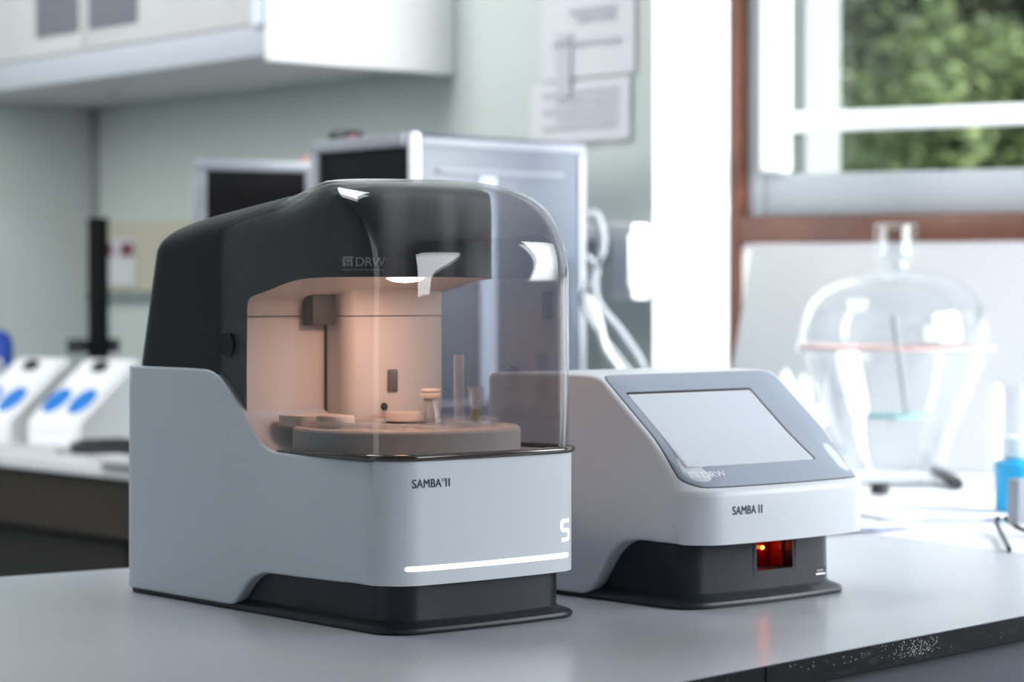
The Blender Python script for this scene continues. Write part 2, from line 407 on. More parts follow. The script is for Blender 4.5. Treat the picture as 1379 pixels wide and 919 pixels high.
struct('glazing_bar', box(bmesh.new(), us1 - .01, UR, 0.015, 0.05, zb0, zb1, 0.006), M['whiter'], win)
struct('window_pane', B(us1 - .005, UR, 0.054, 0.058, zr, ZT - .05), glassy('window_glass', (0.97, 0.98, 0.975), 1.35), win, smooth=False)
ur1 = wpx(1100, 100, 0.16)[0]
struct('outer_reveal', B(us1 - .02, ur1, 0.10, 0.30, zr - .02, ZT), mat('outer_render', (0.24, 0.26, 0.26), 0.8), win, smooth=False)

# outdoors
struct('ground', prism_poly([(-3, 7), (20, 4.2), (20, 40), (-3, 40)], -0.4, -0.3), M['grass'], smooth=False)
def leaf_mat(name, c0, c1):
    m = mat(name, c0, 0.55); t = m.node_tree; b = t.nodes['Principled BSDF']
    g = t.nodes.new('ShaderNodeNewGeometry'); r = t.nodes.new('ShaderNodeValToRGB')
    r.color_ramp.elements[0].color = (*c0, 1); r.color_ramp.elements[1].color = (*c1, 1)
    t.links.new(g.outputs['Random Per Island'], r.inputs[0]); t.links.new(r.outputs[0], b.inputs['Base Color'])
    b.inputs['Subsurface Weight'].default_value = 0.0
    return m
leafm = [leaf_mat('leaf_bright', (0.07, 0.12, 0.04), (0.27, 0.37, 0.14)), leaf_mat('leaf_mid', (0.05, 0.075, 0.035), (0.16, 0.20, 0.11)), leaf_mat('leaf_olive', (0.06, 0.06, 0.045), (0.17, 0.17, 0.13))]
def tree(x, y, h, cr, zc, n, leaf, mi, label, seed):
    rnd = random.Random(seed)
    t = thing('tree', (x, y, -0.3), rnd.random() * 6, label, 'tree', 'trees outside the window')
    br = tube(spline([(0, 0, 0), (0.05, 0.03, h * .35), (-0.03, 0.05, h * .7), (0, 0, h)], 4), [0.12 - 0.09 * i / 12 for i in range(13)], 8)
    clumps = []
    for k in range(34):
        a = rnd.random() * 6.283; e = math.asin(rnd.uniform(-0.75, 1)); rr = cr * rnd.uniform(0.35, 1.0)
        c = Vector((math.cos(a) * math.cos(e) * rr, math.sin(a) * math.cos(e) * rr, zc + 0.3 + math.sin(e) * rr * 1.15)); clumps.append(c)
        if k % 2 == 0: tube([(0, 0, max(.3, c.z - cr * .6)), c * 0.5 + Vector((0, 0, (c.z) * 0.45)), c], [0.035, 0.02, 0.008], 5, br)
    obj('trunk', br, M['bark'], t)
    vs = []; fs = []
    for i in range(n):
        c = rnd.choice(clumps); d = Vector((rnd.gauss(0, 1), rnd.gauss(0, 1), rnd.gauss(0, 1))) * cr * 0.15
        p = c + d; a = Vector((rnd.uniform(-1, 1), rnd.uniform(-1, 1), rnd.uniform(-1, 1))).normalized(); b = a.orthogonal().normalized()
        s = leaf * rnd.uniform(0.6, 1.3); k = len(vs)
        vs += [p - a * s, p + b * s * .45, p + a * s, p - b * s * .45]; fs.append((k, k + 1, k + 2, k + 3))
    me = bpy.data.meshes.new('foliage'); me.from_pydata([tuple(v) for v in vs], [], fs)
    f = obj('foliage', me, leafm[mi], t, smooth=False); f['kind'] = 'stuff'
tree(2.15, 11.3, 2.4, 0.70, 1.75, 7000, 0.05, 0, 'bright green leafy tree nearest to the left side of the window pane', 1)
tree(3.75, 13.4, 3.2, 0.85, 2.2, 8000, 0.055, 2, 'dark olive tree filling the right half of the window view', 2)
tree(3.6, 17.5, 4.2, 1.35, 2.4, 10000, 0.08, 1, 'tall mid green tree behind the bright green leafy one', 3)
tree(6.6, 20.5, 4.6, 1.6, 2.9, 10000, 0.08, 1, 'broad mid green tree farthest away behind the dark olive one', 4)
tree(3.4, 24.0, 4.8, 1.9, 3.0, 9000, 0.10, 2, 'olive tree farthest behind, seen through gaps left of the pane', 5)

# ============================================================ TABLE
pF0 = onz(955, 912); pF1 = onz(1379, 830); dF = (pF1 - pF0).normalized()
pB0 = onz(1130, 712); pB1 = onz(1379, 745); dB = (pB1 - pB0).normalized()
pL0 = onz(0, 777); pL1 = onz(172, 765); dL = (pL1 - pL0).normalized()
def isect(p, d, q, e):
    det = d.x * (-e.y) + e.x * d.y; r = q - p
    t = (r.x * (-e.y) + e.x * r.y) / det; return p + d * t
cBL = isect(pL0, dL, pB0, dB); cFR = isect(pF0, dF, pB0, dB)
cLb = pL0 - dL * 0.9; cFl = pF0 - dF * 1.15
tb = thing('lab_table', (pF1.x, pF1.y, 0), 0, 'long grey laminate table with worn black edging under the two white instruments', 'table')
off = Vector((pF1.x, pF1.y, 0))
def rel(p): q = p - off; return (q.x, q.y)
poly = [rel(cFl), rel(cFR), rel(cBL), rel(cLb)]
TH = 0.0225
def inset_poly(pts, d):
    n = len(pts); out = []
    for i in range(n):
        a = Vector(pts[i - 1]); b = Vector(pts[i]); c = Vector(pts[(i + 1) % n])
        e1 = (b - a).normalized(); e2 = (c - b).normalized(); n1 = Vector((-e1.y, e1.x)); n2 = Vector((-e2.y, e2.x))
        k = (n1 + n2); k = k / k.dot(n1); out.append(tuple(b + k * d))
    return out
pin = inset_poly(poly, 0.0018)
obj('table_top', prism_poly(pin, TZ - TH, TZ), M['table'], tb, smooth=False)
def edge_strip(a, b, t, name='edge_band'):
    a = Vector(a); b = Vector(b); d = (b - a).normalized(); nn = Vector((d.y, -d.x))
    bm = prism_poly([tuple(a - nn * 0.0017), tuple(b - nn * 0.0017), tuple(b + nn * t), tuple(a + nn * t)], TZ - TH, TZ - 0.0006)
    bmesh.ops.bevel(bm, geom=bm.edges[:], offset=0.0004, segments=1, affect='EDGES')
    return obj(name, bm, M['edge'], tb, smooth=False)
A0 = Vector(poly[0]); A1 = Vector(poly[1]); dd = (A1 - A0).normalized()
j0 = Vector(rel(onz(1028, 897))); j1 = Vector(rel(onz(1052, 893)))
sj0 = (j0 - A0).dot(dd); sj1 = (j1 - A0).dot(dd)
edge_strip(A0, A0 + dd * (sj0 - .0004), 0.0); edge_strip(A0 + dd * (sj0), A0 + dd * (sj1), 0.0012, 'tape_patch'); edge_strip(A0 + dd * (sj1 + .0004), A1, 0.0)
edge_strip(poly[1], poly[2], 0.0); edge_strip(poly[2], poly[3], 0.0)
# white scuffs left by a peeled sticker on the edge
sc = bmesh.new(); rnd = random.Random(3); nn = Vector((dd.y, -dd.x))
sF = Frame(0, 0, 0)
def edge_pt(px, py):
    p = pF0; n3 = Vector((nn.x, nn.y, 0)); d = ray(px, py); t = (p - CAM).dot(n3) / d.dot(n3); q = CAM + d * t; r = Vector(rel(q)); return (r - A0).dot(dd), q.z
for i in range(150):
    if i < 110: px = rnd.gauss(1235, 14); py = 873 - (px - 1230) * 0.19 + rnd.uniform(-11, 11); L = rnd.uniform(.0006, .0016)
    else: px = rnd.uniform(1060, 1270); py = 899 - (px - 1060) * 0.17 + rnd.uniform(-8, 10); L = rnd.uniform(.0005, .0014)
    s, z = edge_pt(px, py)
    if not (TZ - TH + .001 < z < TZ - .002): continue
    c = A0 + dd * s + nn * 0.00005; a = rnd.choice((0.5, 0.7, -0.6)) + rnd.uniform(-.2, .2); hx = math.cos(a) * L; hz = math.sin(a) * L; wx = -math.sin(a) * .0003; wz = math.cos(a) * .0003
    vs = []
    for lx, lz in ((-hx - wx, -hz - wz), (hx - wx, hz - wz), (hx + wx, hz + wz), (-hx + wx, -hz + wz)):
        vs.append(sc.verts.new((c.x + dd.x * lx, c.y + dd.y * lx, z + lz)))
    sc.faces.new(vs)
o = obj('scuff_mark', sc, M['palepr'], tb, smooth=False, label='pale sticker residue scuffs'); o['kind'] = 'stuff'
# apron and legs
pa1 = inset_poly(poly, 0.02); pa2 = inset_poly(poly, 0.045)
for i, j in ((0, 1), (1, 2), (2, 3)):
    q = [pa1[i], pa1[j], pa2[j], pa2[i]]
    obj('apron', prism_poly(q, TZ - TH - 0.07, TZ - TH), M['grey'], tb, smooth=False)
for q in (pa1[0], pa1[1], pa1[2], pa1[3]):
    c = Vector(q) + (Vector((sum(p[0] for p in pa1) / 4, sum(p[1] for p in pa1) / 4)) - Vector(q)).normalized() * 0.06
    obj('leg', box(bmesh.new(), -.025, .025, -.025, .025, 0, TZ - TH - .01, 0.004, mx=Matrix.Translation((c.x, c.y, 0)) @ Matrix.Rotation(math.radians(45), 4, 'Z')), M['grey'], tb)

# ============================================================ BIG INSTRUMENT (frame A: u right along the front, v back)
FA = Frame(-0.1075, 2.0872, 40.5, TZ)
WD = 0.232; RC = 0.034; BOW = 0.007
ins = thing('bench_analyser', FA.o, FA.a, 'large white and black laboratory analyser with smoked clear dome and glowing white bar', 'analyser')
def resample(ctrl, n=6): return [(p.x, p.y) for p in spline([(a, b, 0) for a, b in ctrl], n)]
top = resample([(0.438, 0.2295), (0.38, 0.2295), (0.33, 0.2295), (0.300, 0.2292), (0.284, 0.228), (0.268, 0.2225), (0.255, 0.2135), (0.243, 0.2030), (0.233, 0.1925), (0.222, 0.1815), (0.211, 0.1715), (0.199, 0.163), (0.185, 0.1568), (0.165, 0.1545), (0.13, 0.1540), (0.09, 0.1537)], 4)
prof = [(0.0, 0.0435), (0.0, 0.08), (0.0, 0.12), (0.0, 0.1535)] + [(v, 0.1535) for v in (0.01, 0.02, 0.03, 0.05, 0.07)] + top[::-1]
prof += [(0.439, 0.20), (0.4395, 0.1), (0.44, 0.02), (0.44, 0.0045)]
prof += [(v, 0.0045) for v in (0.42, 0.39, 0.36, 0.32, 0.28, 0.255)]
arch = resample([(0.2545, 0.0045), (0.244, 0.0065), (0.236, 0.013), (0.229, 0.0205), (0.220, 0.0285), (0.209, 0.0352), (0.196, 0.0390), (0.18, 0.0402), (0.14, 0.0408), (0.1, 0.0415), (0.07, 0.042)], 4)
prof += arch[1:] + [(v, 0.0428) for v in (0.05, 0.03, 0.02, 0.01)]
prof = prof[::-1]
obj('housing', white_body('housing', prof, WD, RC, BOW, 0.012, 0.44, 0.0035, M['white'], ins), M['white'], ins, angle=50)
# dark plinth with flared foot
def plinth(w, d, rf, bow, ztop, parent, inset, m, y0=0.0):
    rings = []
    for z, i in ((0.0005, 0.0), (0.0035, -0.001), (0.006, 0.0), (0.0075, 0.0035), (0.009, inset * .75), (0.012, inset), (0.03, inset), (ztop, inset)):
        rings.append([(x, y, z) for x, y in rounded(i, w - i, y0 + i, d - i, rf, 0.012, bow=bow)])
    return obj('plinth', loft(rings), m, parent)
# on the big instrument the foot runs under the front and the sides
rings = []
for z, i in ((0.0005, 0.001), (0.003, 0.0), (0.0055, 0.001), (0.007, 0.004), (0.0085, 0.0085), (0.011, 0.0105), (0.044, 0.0105)):
    rings.append([(x, y, z) for x, y in rounded(i + 0.002, WD - 0.002 - i * 1.0, i * 1.1 - 0.002, 0.438 - i, RC - 0.004, 0.012, bow=BOW)])
obj('plinth', loft(rings), M['dark'], ins)

# upper hull surface: shared by smoked cover, rear shell, inner structure
Z0 = 0.150; ZR = 0.2285; ZD = 0.4075
def hroof(v):                                       # roof height along the side
    if v < 0.115: return ZD
    if v < 0.19: return ZD - (ZD - 0.3935) * smooth01((v - 0.115) / 0.075)
    if v < 0.31: return 0.3935 - 0.0145 * (v - 0.19) / 0.12
    return 0.379 - 0.0158 * ((v - 0.31) / 0.10)
def hull(off, dz=0.0, zbase=Z0, cap0=True, cap1=True):
    rs, rfv = 0.030, 0.092; rings = []
    H = ZD - off - dz
    L = [zbase, 0.18, 0.2285, 0.26, 0.29]
    N = 16
    for i in range(N + 1): L.append(('r', i / N))
    def params(z, a):
        s = 0.0045 + off + 0.012 * max(0, (z - 0.23)) / 0.17
        return s
    base_front = 0.0012 + off
    def rear(z): return 0.437 - off - 0.008 - max(0, z - 0.23) * 0.20
    Zs = []
    for l in L:
        if isinstance(l, tuple):
            a = l[1] * math.pi / 2
            z = H - rfv + rfv * math.sin(a); fi = rfv * (1 - math.cos(a))
            zz = (z - (H - rs)); si = 0 if zz < 0 else rs - math.sqrt(max(0, rs * rs - zz * zz))
            rz = 0.020; z3 = z - (H - rz); ri = 0 if z3 < 0 else rz - math.sqrt(max(0, rz * rz - z3 * z3))
        else: z = l; fi = si = ri = 0
        Zs.append((z, fi, si, ri))
    for z, fi, si, ri in Zs:
        s = 0.0018 + off + 0.012 * max(0, z - 0.23) + si
        rc = max(0.03, RC + si * 0.75 + fi * 0.15); rr_ = max(0.012, 0.022 + si * 0.8); rc = min(rc, (WD / 2 - s) * 0.9); rr_ = min(rr_, (WD / 2 - s) * 0.9)
        rings.append([Vector((x, y, z)) for x, y in rounded(s, WD - s, base_front + fi, rear(z) - ri, rc, rr_, bow=BOW + 0.000, bowlen=0.10)])
    last = rings[-1]
    for k in (0.18, 0.4, 0.65, 0.86):
        rg = []
        for p in last:
            c = Vector((WD / 2, min(max(p.y, 0.17), 0.33), p.z)); q = p.lerp(c, k); q.z += 0.0015 * k; rg.append(q)
        rings.append(rg)
    for r in rings:
        for p in r:
            if p.z > Z0:
                h = hroof(p.y) - off - dz
                p.z = Z0 + (p.z - Z0) * (h - Z0) / (H - Z0)
    return loft([[tuple(p) for p in r] for r in rings], cap0, cap1)
def shell(off, th):                                 # closed thin shell with an open bottom
    o = hull(off, cap0=False); i = hull(off + th, cap0=False)
    bmesh.ops.reverse_faces(i, faces=i.faces)
    n = merge(o, i); be = [e for e in n.edges if e.is_boundary]
    bmesh.ops.bridge_loops(n, edges=be)
    return n
seam = [(v, z) for v, z in [(0.272, 0.10), (0.272, 0.30), (0.272, 0.345)] + resample([(0.272, 0.345), (0.271, 0.360), (0.264, 0.3675), (0.246, 0.3735), (0.218, 0.3795), (0.192, 0.3845), (0.174, 0.392), (0.166, 0.402)], 4)[1:] + [(0.160, 0.45)]]
front_prism = lambda g: prism_side([(-0.05, 0.10)] + [(v - g, z - g * 0.6) for v, z in seam] + [(-0.05, 0.45)], -0.05, 0.30)
rear_prism = lambda g: prism_side([(v, z) for v, z in seam] + [(0.50, 0.45), (0.50, 0.10)], -0.05, 0.30)
obj('smoked_cover', boolean(shell(0.0, 0.0025), [(front_prism(0.0006), 'INTERSECT')]), M['smoke'], ins, angle=40)
obj('rear_shell', boolean(shell(0.0, 0.004), [(rear_prism(0.0), 'INTERSECT')]), M['rear'], ins, angle=40)
# inner structure (cheeks, hood, back wall): solid hull minus chamber and minus the space in front of the hood
VB = 0.2305
inner = hull(0.0055, zbase=0.156)
cav = resample([(VB, 0.145), (VB, 0.20), (VB, 0.26), (VB, 0.286), (VB - .0012, 0.2935), (VB - .005, 0.2978), (0.219, 0.2998), (0.195, 0.3048), (0.168, 0.3110), (0.14, 0.3150), (0.10, 0.3165), (0.05, 0.3175)], 4)
cavity = prism_side([(-0.06, 0.145)] + cav[:-1] + [(-0.06, 0.3175)], -0.05, 0.30, mi=1)
def hood_front(u):                                  # plan line of the hood's front face
    t = (u - 0.105) / 0.12
    return 0.078 + 0.050 * abs(t) ** 2.6
hf = [(-0.06, hood_front(-0.0) + .01)] + [(0.232 * i / 24, hood_front(0.232 * i / 24)) for i in range(25)] + [(0.29, hood_front(0.232) + 0.01), (0.29, -0.08), (-0.06, -0.08)]
frontcut = prism_poly(hf, 0.13, 0.45)
me = boolean(inner, [(cavity, 'DIFFERENCE'), (frontcut, 'DIFFERENCE')], mats=2)
obj('hood', me, [M['hood'], M['beige']], ins, angle=32)
# chamber floor
fl = loft([[(x, y, z) for x, y in rounded(i, WD - i, i, VB + .001, RC - .004, 0.004, bow=BOW)] for z, i in ((0.150, 0.0085), (0.1548, 0.0085))])
obj('chamber_floor', fl, M['beige'], ins)
# column in front of the back wall
def chamber_px(px, py, v): return FA.hit(px, py, v)
uc0 = chamber_px(463, 450, 0.2)[0]; uc1 = WD - 0.0095
colp = rounded(uc0, uc1, 0.196, VB, 0.012, 0.001, n=6, bow=0.006, bowlen=0.02)
obj('column', loft([[(x, y, z) for x, y in colp] for z in (0.158, 0.20, 0.2795)]), M['beige'], ins)
obj('column', loft([[(x, y, z) for x, y in colp] for z in (0.2805, 0.30, 0.312)]), M['beige'], ins)
obj('seam_line', loft([[(x, y, z) for x, y in rounded(0.0062, WD - 0.0095, VB - .003, VB, 0.0005, 0.0005, n=3)] for z in (0.2797, 0.2803)]), M['seam'], ins)
obj('side_gap', B(uc0 - 0.0012, uc0 + .0004, VB - .003, VB, 0.158, 0.300), M['seam'], ins)
bx_ = chamber_px(432, 400, 0.2); bx2 = chamber_px(462, 438, 0.2)
obj('bracket', B(bx_[0], bx2[0] + .001, 0.213, VB, bx2[2], 0.3045, 0.0015), mat('dark_bracket', (0.10, 0.085, 0.08), 0.5), ins)
s1 = chamber_px(522, 498, 0.19); s2 = chamber_px(535, 528, 0.19)
obj('sensor_window', B(s1[0], s2[0], 0.188, 0.197, s2[2], s1[2], 0.0015), mat('sensor_grey', (0.16, 0.15, 0.15), 0.4), ins)
d1 = chamber_px(519, 548, 0.189)
kn = lathe([(0, 0), (0.0036, 0), (0.0042, 0.001), (0.0042, 0.005), (0.003, 0.007), (0, 0.007)], 20)
bmesh.ops.transform(kn, matrix=Matrix.Translation((d1[0], 0.196, d1[2])) @ Matrix.Rotation(math.radians(90), 4, 'X'), verts=kn.verts)
obj('knob', kn, mat('knob_dark', (0.06, 0.05, 0.05), 0.4), ins)
# lamp under the hood
lp = chamber_px(537, 378, 0.105); LX, LY = 0.100, 0.105
obj('lamp_lens', lathe([(0, 0.3118), (0.007, 0.3122), (0.013, 0.3135), (0.0175, 0.3155), (0.0185, 0.319), (0, 0.319)], 40, cx=LX, cy=LY), M['lampw'], ins, label='lit warm white round lamp lens')
ll = bpy.data.lights.new('chamber_lamp', 'AREA'); ll.shape = 'DISK'; ll.size = 0.034; ll.energy = 0.26; ll.color = (1.0, 0.58, 0.40)
lo = bpy.data.objects.new('chamber_lamp', ll); COL.objects.link(lo); lo.parent = ins; lo.location = (LX, LY, 0.3108)
# turntable
TX, TY, TR = 0.115, 0.122, 0.1075
def clipdisc(prof_, n=96):
    bm = lathe(prof_, n, cx=TX, cy=TY); return bm
obj('turntable', clipdisc([(0, 0.1552), (TR - 0.001, 0.1552), (TR, 0.1562), (TR, 0.1745), (TR - 0.0015, 0.1765), (TR - 0.003, 0.1772), (TR - 0.007, 0.1772), (TR - 0.008, 0.1762), (0, 0.1762)]), M['disc'], ins, angle=30)
ringp = [(0.091, 0.1764), (0.0915, 0.183), (0.0895, 0.1835), (0.086, 0.1835), (0.0855, 0.1780), (0.055, 0.1780), (0.0545, 0.1815), (0.052, 0.1815), (0.0515, 0.1764)]
obj('clear_carrier', lathe(ringp, 80, cx=TX, cy=TY), M['clearbody'], ins, angle=30, label='clear plastic carrier ring')
slots = bmesh.new()
for k in range(36):
    a = k / 36 * 6.2832; mx = Matrix.Translation((TX, TY, 0)) @ Matrix.Rotation(a, 4, 'Z')
    box(slots, 0.058, 0.084, -0.0035, 0.0035, 0.1782, 0.1812, mx=mx)
obj('carrier_well', slots, M['clearbody'], ins, smooth=False)['kind'] = 'stuff'
# inner tray at the back left of the turntable
tp = chamber_px(430, 560, 0.17)
obj('tray', loft([[(x, y, z) for x, y in rounded(0.028, 0.085, 0.172, 0.214, 0.01, 0.01, n=5)] for z in (0.1765, 0.1775, 0.1865)]), M['beige'], ins)
for k, (uu, vv, r) in enumerate(((0.052, 0.150, 0.017), (0.150, 0.170, 0.020))):
    obj('sample_cup_holder', lathe([(0, 0.1785), (r, 0.1785), (r + .001, 0.1795), (r + .001, 0.186), (r, 0.1875), (0, 0.1875)], 32, cx=uu, cy=vv), M['beige'], ins)
# emblem and letters on the hood front
def project_front(bm, u0, z0, vfun, lift):
    for v in bm.verts:
        u = u0 + v.co.x; z = z0 + v.co.y; v.co = Vector((u, vfun(u) - lift, z))
    return bm
hl = [chamber_px(460, 356, 0.090), chamber_px(513, 340, 0.083)]
h0 = chamber_px(460, 355, hood_front(0.02))[0]
zL = 0.3265
em = emblem(0.0088); project_front(em, h0, zL, hood_front, 0.0006); lg = em
t_, wd_ = text_mesh('DRW', 0.0116, 0.95, 0.0); project_front(t_, h0 + 0.0106, zL + .0002, hood_front, 0.0006); merge(lg, t_)
t_, wd_ = text_mesh('Diagnostics for the Real World', 0.0028, 1.0); sx = 0.036 / wd_
bmesh.ops.scale(t_, vec=(sx, 1, 1), verts=t_.verts); project_front(t_, h0, zL - 0.0040, hood_front, 0.0006); merge(lg, t_)
obj('emblem', lg, M['palepr'], ins, smooth=False, label='pale grey square emblem and letters')
# lip around the cover
path = []
full = rounded(0.0, WD, 0.0, 0.44, RC, 0.012, bow=BOW)
n_ = 11; seq = full
i0 = [i for i, p in enumerate(seq) if p[0] < 1e-6 and 0.05 < p[1] < 0.185]
left = sorted([seq[i] for i in i0], key=lambda p: -p[1])
nf = 11 + 13 + 11
frontpts = seq[0:nf]
right = sorted([p for p in seq if abs(p[0] - WD) < 1e-6 and 0.05 < p[1] < 0.185], key=lambda p: p[1])
lp_pts = [p for p in left if p[1] > RC + .005] + frontpts + [p for p in right if p[1] > RC + .005]
lb = bmesh.new(); rows = []
for i, p in enumerate(lp_pts):
    a = Vector(lp_pts[max(0, i - 1)]); b = Vector(lp_pts[min(len(lp_pts) - 1, i + 1)]); d = (b - a).normalized(); nn_ = Vector((d.y, -d.x))
    t = smooth01((0.175 - p[1]) / 0.13); ex = -0.002 + 0.0055 * t; hgt = 0.0018 + 0.0034 * t
    zt_ = 0.1555 + 0.0035 * t; base = 0.1540
    sec = [(-0.006, base), (ex - .001, base), (ex, base + hgt * .3), (ex, base + hgt * .7), (ex - .0012, base + hgt), (-0.006, base + hgt)]
    rows.append([lb.verts.new((p[0] + nn_.x * o_, p[1] + nn_.y * o_, z)) for o_, z in sec])
for a, b in zip(rows, rows[1:]):
    for k in range(6): lb.faces.new((a[k], a[(k + 1) % 6], b[(k + 1) % 6], b[k]))
lb.faces.new(rows[0]); lb.faces.new(rows[-1][::-1])
obj('cover_lip', lb, M['lip'], ins, angle=60)
# side pivot button
pv = lathe([(0, 0), (0.0125, 0), (0.0125, 0.0010), (0.0115, 0.0016), (0.0108, 0.0011), (0, 0.0011)], 40)
bmesh.ops.transform(pv, matrix=Matrix.Translation((0.0024, 0.2560, 0.2525)) @ Matrix.Rotation(math.radians(-90), 4, 'Y'), verts=pv.verts)
obj('pivot_cap', pv, M['rear'], ins)
# front print, light bar, numeral
fv = lambda u: front_v(u, WD, RC, BOW)
t_, wd_ = text_mesh('SAMBA', 0.0108, 1.05); s_ = 0.0300 / wd_
bmesh.ops.scale(t_, vec=(s_, 1, 1), verts=t_.verts); bold(t_, .00022); project_front(t_, 0.0245, 0.1300, fv, 0.0003); lg = t_
t_, wd_ = text_mesh('®', 0.0045, 1.0, 0.0); project_front(t_, 0.0550, 0.1345, fv, 0.0003); merge(lg, t_)
t_, wd_ = text_mesh('II', 0.0108, 1.1); bold(t_, .00022); project_front(t_, 0.0592, 0.1300, fv, 0.0003); merge(lg, t_)
obj('lettering', lg, M['ink'], ins, smooth=False, label='dark printed product lettering')
def on_front(u, z):
    e = 0.0005; d = Vector((2 * e, fv(u + e) - fv(u - e), 0)).normalized(); nrm = Vector((d.y, -d.x, 0)); return Vector((u, fv(u), z)), nrm, d
path = []
for u in [0.0185 + k for k in (0, .0003, .0008, .0016, .0024)] + [0.0209 + (0.2071 - 0.0209) * i / 40 for i in range(1, 40)] + [0.2095 - k for k in (.0024, .0016, .0008, .0003, 0)]:
    p, nrm, d = on_front(u, 0.0585); path.append((p, nrm, (0, 0, 1)))
rb = ribbon(path, [0.0012, .0024, .0034, .0042, .0045], lift=0.0005); obj('light_bar', rb, M['led'], ins, label='glowing white light bar')
sg = bmesh.new(); uS, zS, wS, hS = 0.199, 0.073, 0.0115, 0.0175
S_pts = []
def seg_arc(cx, cz, r, a0, a1, n=6): return [(cx + r * math.cos(math.radians(a0 + (a1 - a0) * i / n)), cz + r * math.sin(math.radians(a0 + (a1 - a0) * i / n))) for i in range(n + 1)]
r0 = 0.0028; L0 = 0; R0 = wS; top_ = hS; midz = hS / 2
S_pts = [(R0, top_)] + seg_arc(L0 + r0, top_ - r0, r0, 90, 180) + seg_arc(L0 + r0, midz + r0, r0, 180, 270) + seg_arc(R0 - r0, midz - r0, r0, 90, 0) + seg_arc(R0 - r0, r0, r0, 0, -90) + [(L0, 0)]
pth = []
for i, (a, b) in enumerate(S_pts):
    p, nrm, d = on_front(uS + a, zS + b)
    q0 = S_pts[max(0, i - 1)]; q1 = S_pts[min(len(S_pts) - 1, i + 1)]; tx, tz = q1[0] - q0[0], q1[1] - q0[1]; l = math.hypot(tx, tz) or 1
    side = d * (-tz / l) + Vector((0, 0, tx / l)); pth.append((p, nrm, side))
ribbon(pth, 0.0033, sg, 0.0005); obj('status_numeral', sg, M['led'], ins, label='glowing white status character')

# glassware standing on the turntable
def place(px, v, z=0.1762): u = FA.hit(px, 540, v)[0]; return FA.w(u, v, z)
ztop_px = lambda px, py, v: FA.hit(px, py, v)[2]
p = place(618, 0.118); h = ztop_px(618, 478, 0.118) - 0.1762 - 0
t = thing('test_tube', p, FA.a, 'tall narrow clear test tube standing on the turntable under the dome', 'tube')
obj('glass_wall', lathe([(0, 0.0), (0.004, 0.0006), (0.0052, 0.004), (0.0052, h), (0.0043, h), (0.0041, 0.004), (0, 0.003)], 24), M['clearbody'], t)
p = place(641, 0.130); h = ztop_px(641, 521, 0.130) - 0.1762
t = thing('sample_vial', p, FA.a, 'short clear vial with green-yellow sample, right of the tall test tube', 'vial')
obj('glass_wall', lathe([(0, 0.0), (0.005, 0.0), (0.0055, 0.001), (0.0055, h * .42), (0.0075, h * .5), (0.0078, h - .002), (0.0090, h - 0.0015), (0.0090, h), (0.007, h), (0.0068, h * .52), (0.0045, h * .42), (0.0045, 0.0015), (0, 0.0012)], 28), M['clearbody'], t)
obj('sample', lathe([(0, 0.002), (0.0042, 0.002), (0.0042, h * .38), (0, h * .38)], 20), M['green'], t, label='green-yellow sample')
p = place(580, 0.14, 0.1762); h = ztop_px(580, 524, 0.14) - 0.1762
t = thing('stoppered_bottle', p, FA.a, 'small squat clear bottle with pale stopper, left of the tall test tube', 'bottle')
obj('glass_wall', lathe([(0, 0.0), (0.0125, 0.0), (0.0135, 0.0015), (0.0125, 0.006), (0.008, h * .62), (0.0072, h * .72), (0.0064, h * .72), (0.0072, h * .6), (0.0118, 0.006), (0.012, 0.002), (0, 0.001)], 28), M['clearbody'], t)
obj('stopper', lathe([(0, h * .66), (0.0062, h * .66), (0.0068, h * .74), (0.0105, h * .78), (0.0108, h * .86), (0.0085, h * .88), (0.0085, h * .93), (0.0098, h * .95), (0.009, h), (0, h)], 28), mat('pale_stopper', (0.85, 0.78, 0.70), 0.4), t)

# ============================================================ SCREEN UNIT (reader)
FB = Frame(0.1543, 2.2683, 42, TZ)
FB.o = FB.w(0, -0.030); FB = Frame(FB.o.x, FB.o.y, 42, TZ)
W2 = 0.258; RC2 = 0.036; BOW2 = 0.010
rd = thing('touchscreen_unit', FB.o, FB.a, 'small white sloping control unit with grey touchscreen and red-lit scanner recess', 'instrument')
slope0 = (0.006, 0.1165); slope1 = (0.128, 0.2155)
topc = resample([slope1, (0.1345, 0.2192), (0.142, 0.2212), (0.152, 0.2220), (0.19, 0.2225), (0.25, 0.2222), (0.30, 0.220)], 3)
prof = [(0.0, 0.063), (0.0, 0.085), (0.0, 0.108)] + [(0.0008, 0.1125), (0.003, 0.1150)] + [(slope0[0] + (slope1[0] - slope0[0]) * i / 16, slope0[1] + (slope1[1] - slope0[1]) * i / 16) for i in range(16)] + topc
prof += [(0.305, 0.215), (0.306, 0.1), (0.306, 0.0045)] + [(v, 0.0045) for v in (0.28, 0.24, 0.20, 0.175)]
arch = resample([(0.162, 0.0045), (0.152, 0.0065), (0.145, 0.012), (0.136, 0.0240), (0.127, 0.0375), (0.118, 0.0480), (0.108, 0.0560), (0.097, 0.0610), (0.084, 0.0632), (0.07, 0.0638)], 4)
prof += arch + [(v, 0.0635) for v in (0.05, 0.03, 0.02, 0.01)]
prof = prof[::-1]
obj('housing', white_body('housing', prof, W2, RC2, BOW2, 0.015, 0.306, 0.004, M['white'], rd, fade=0.07), M['white'], rd, angle=50)
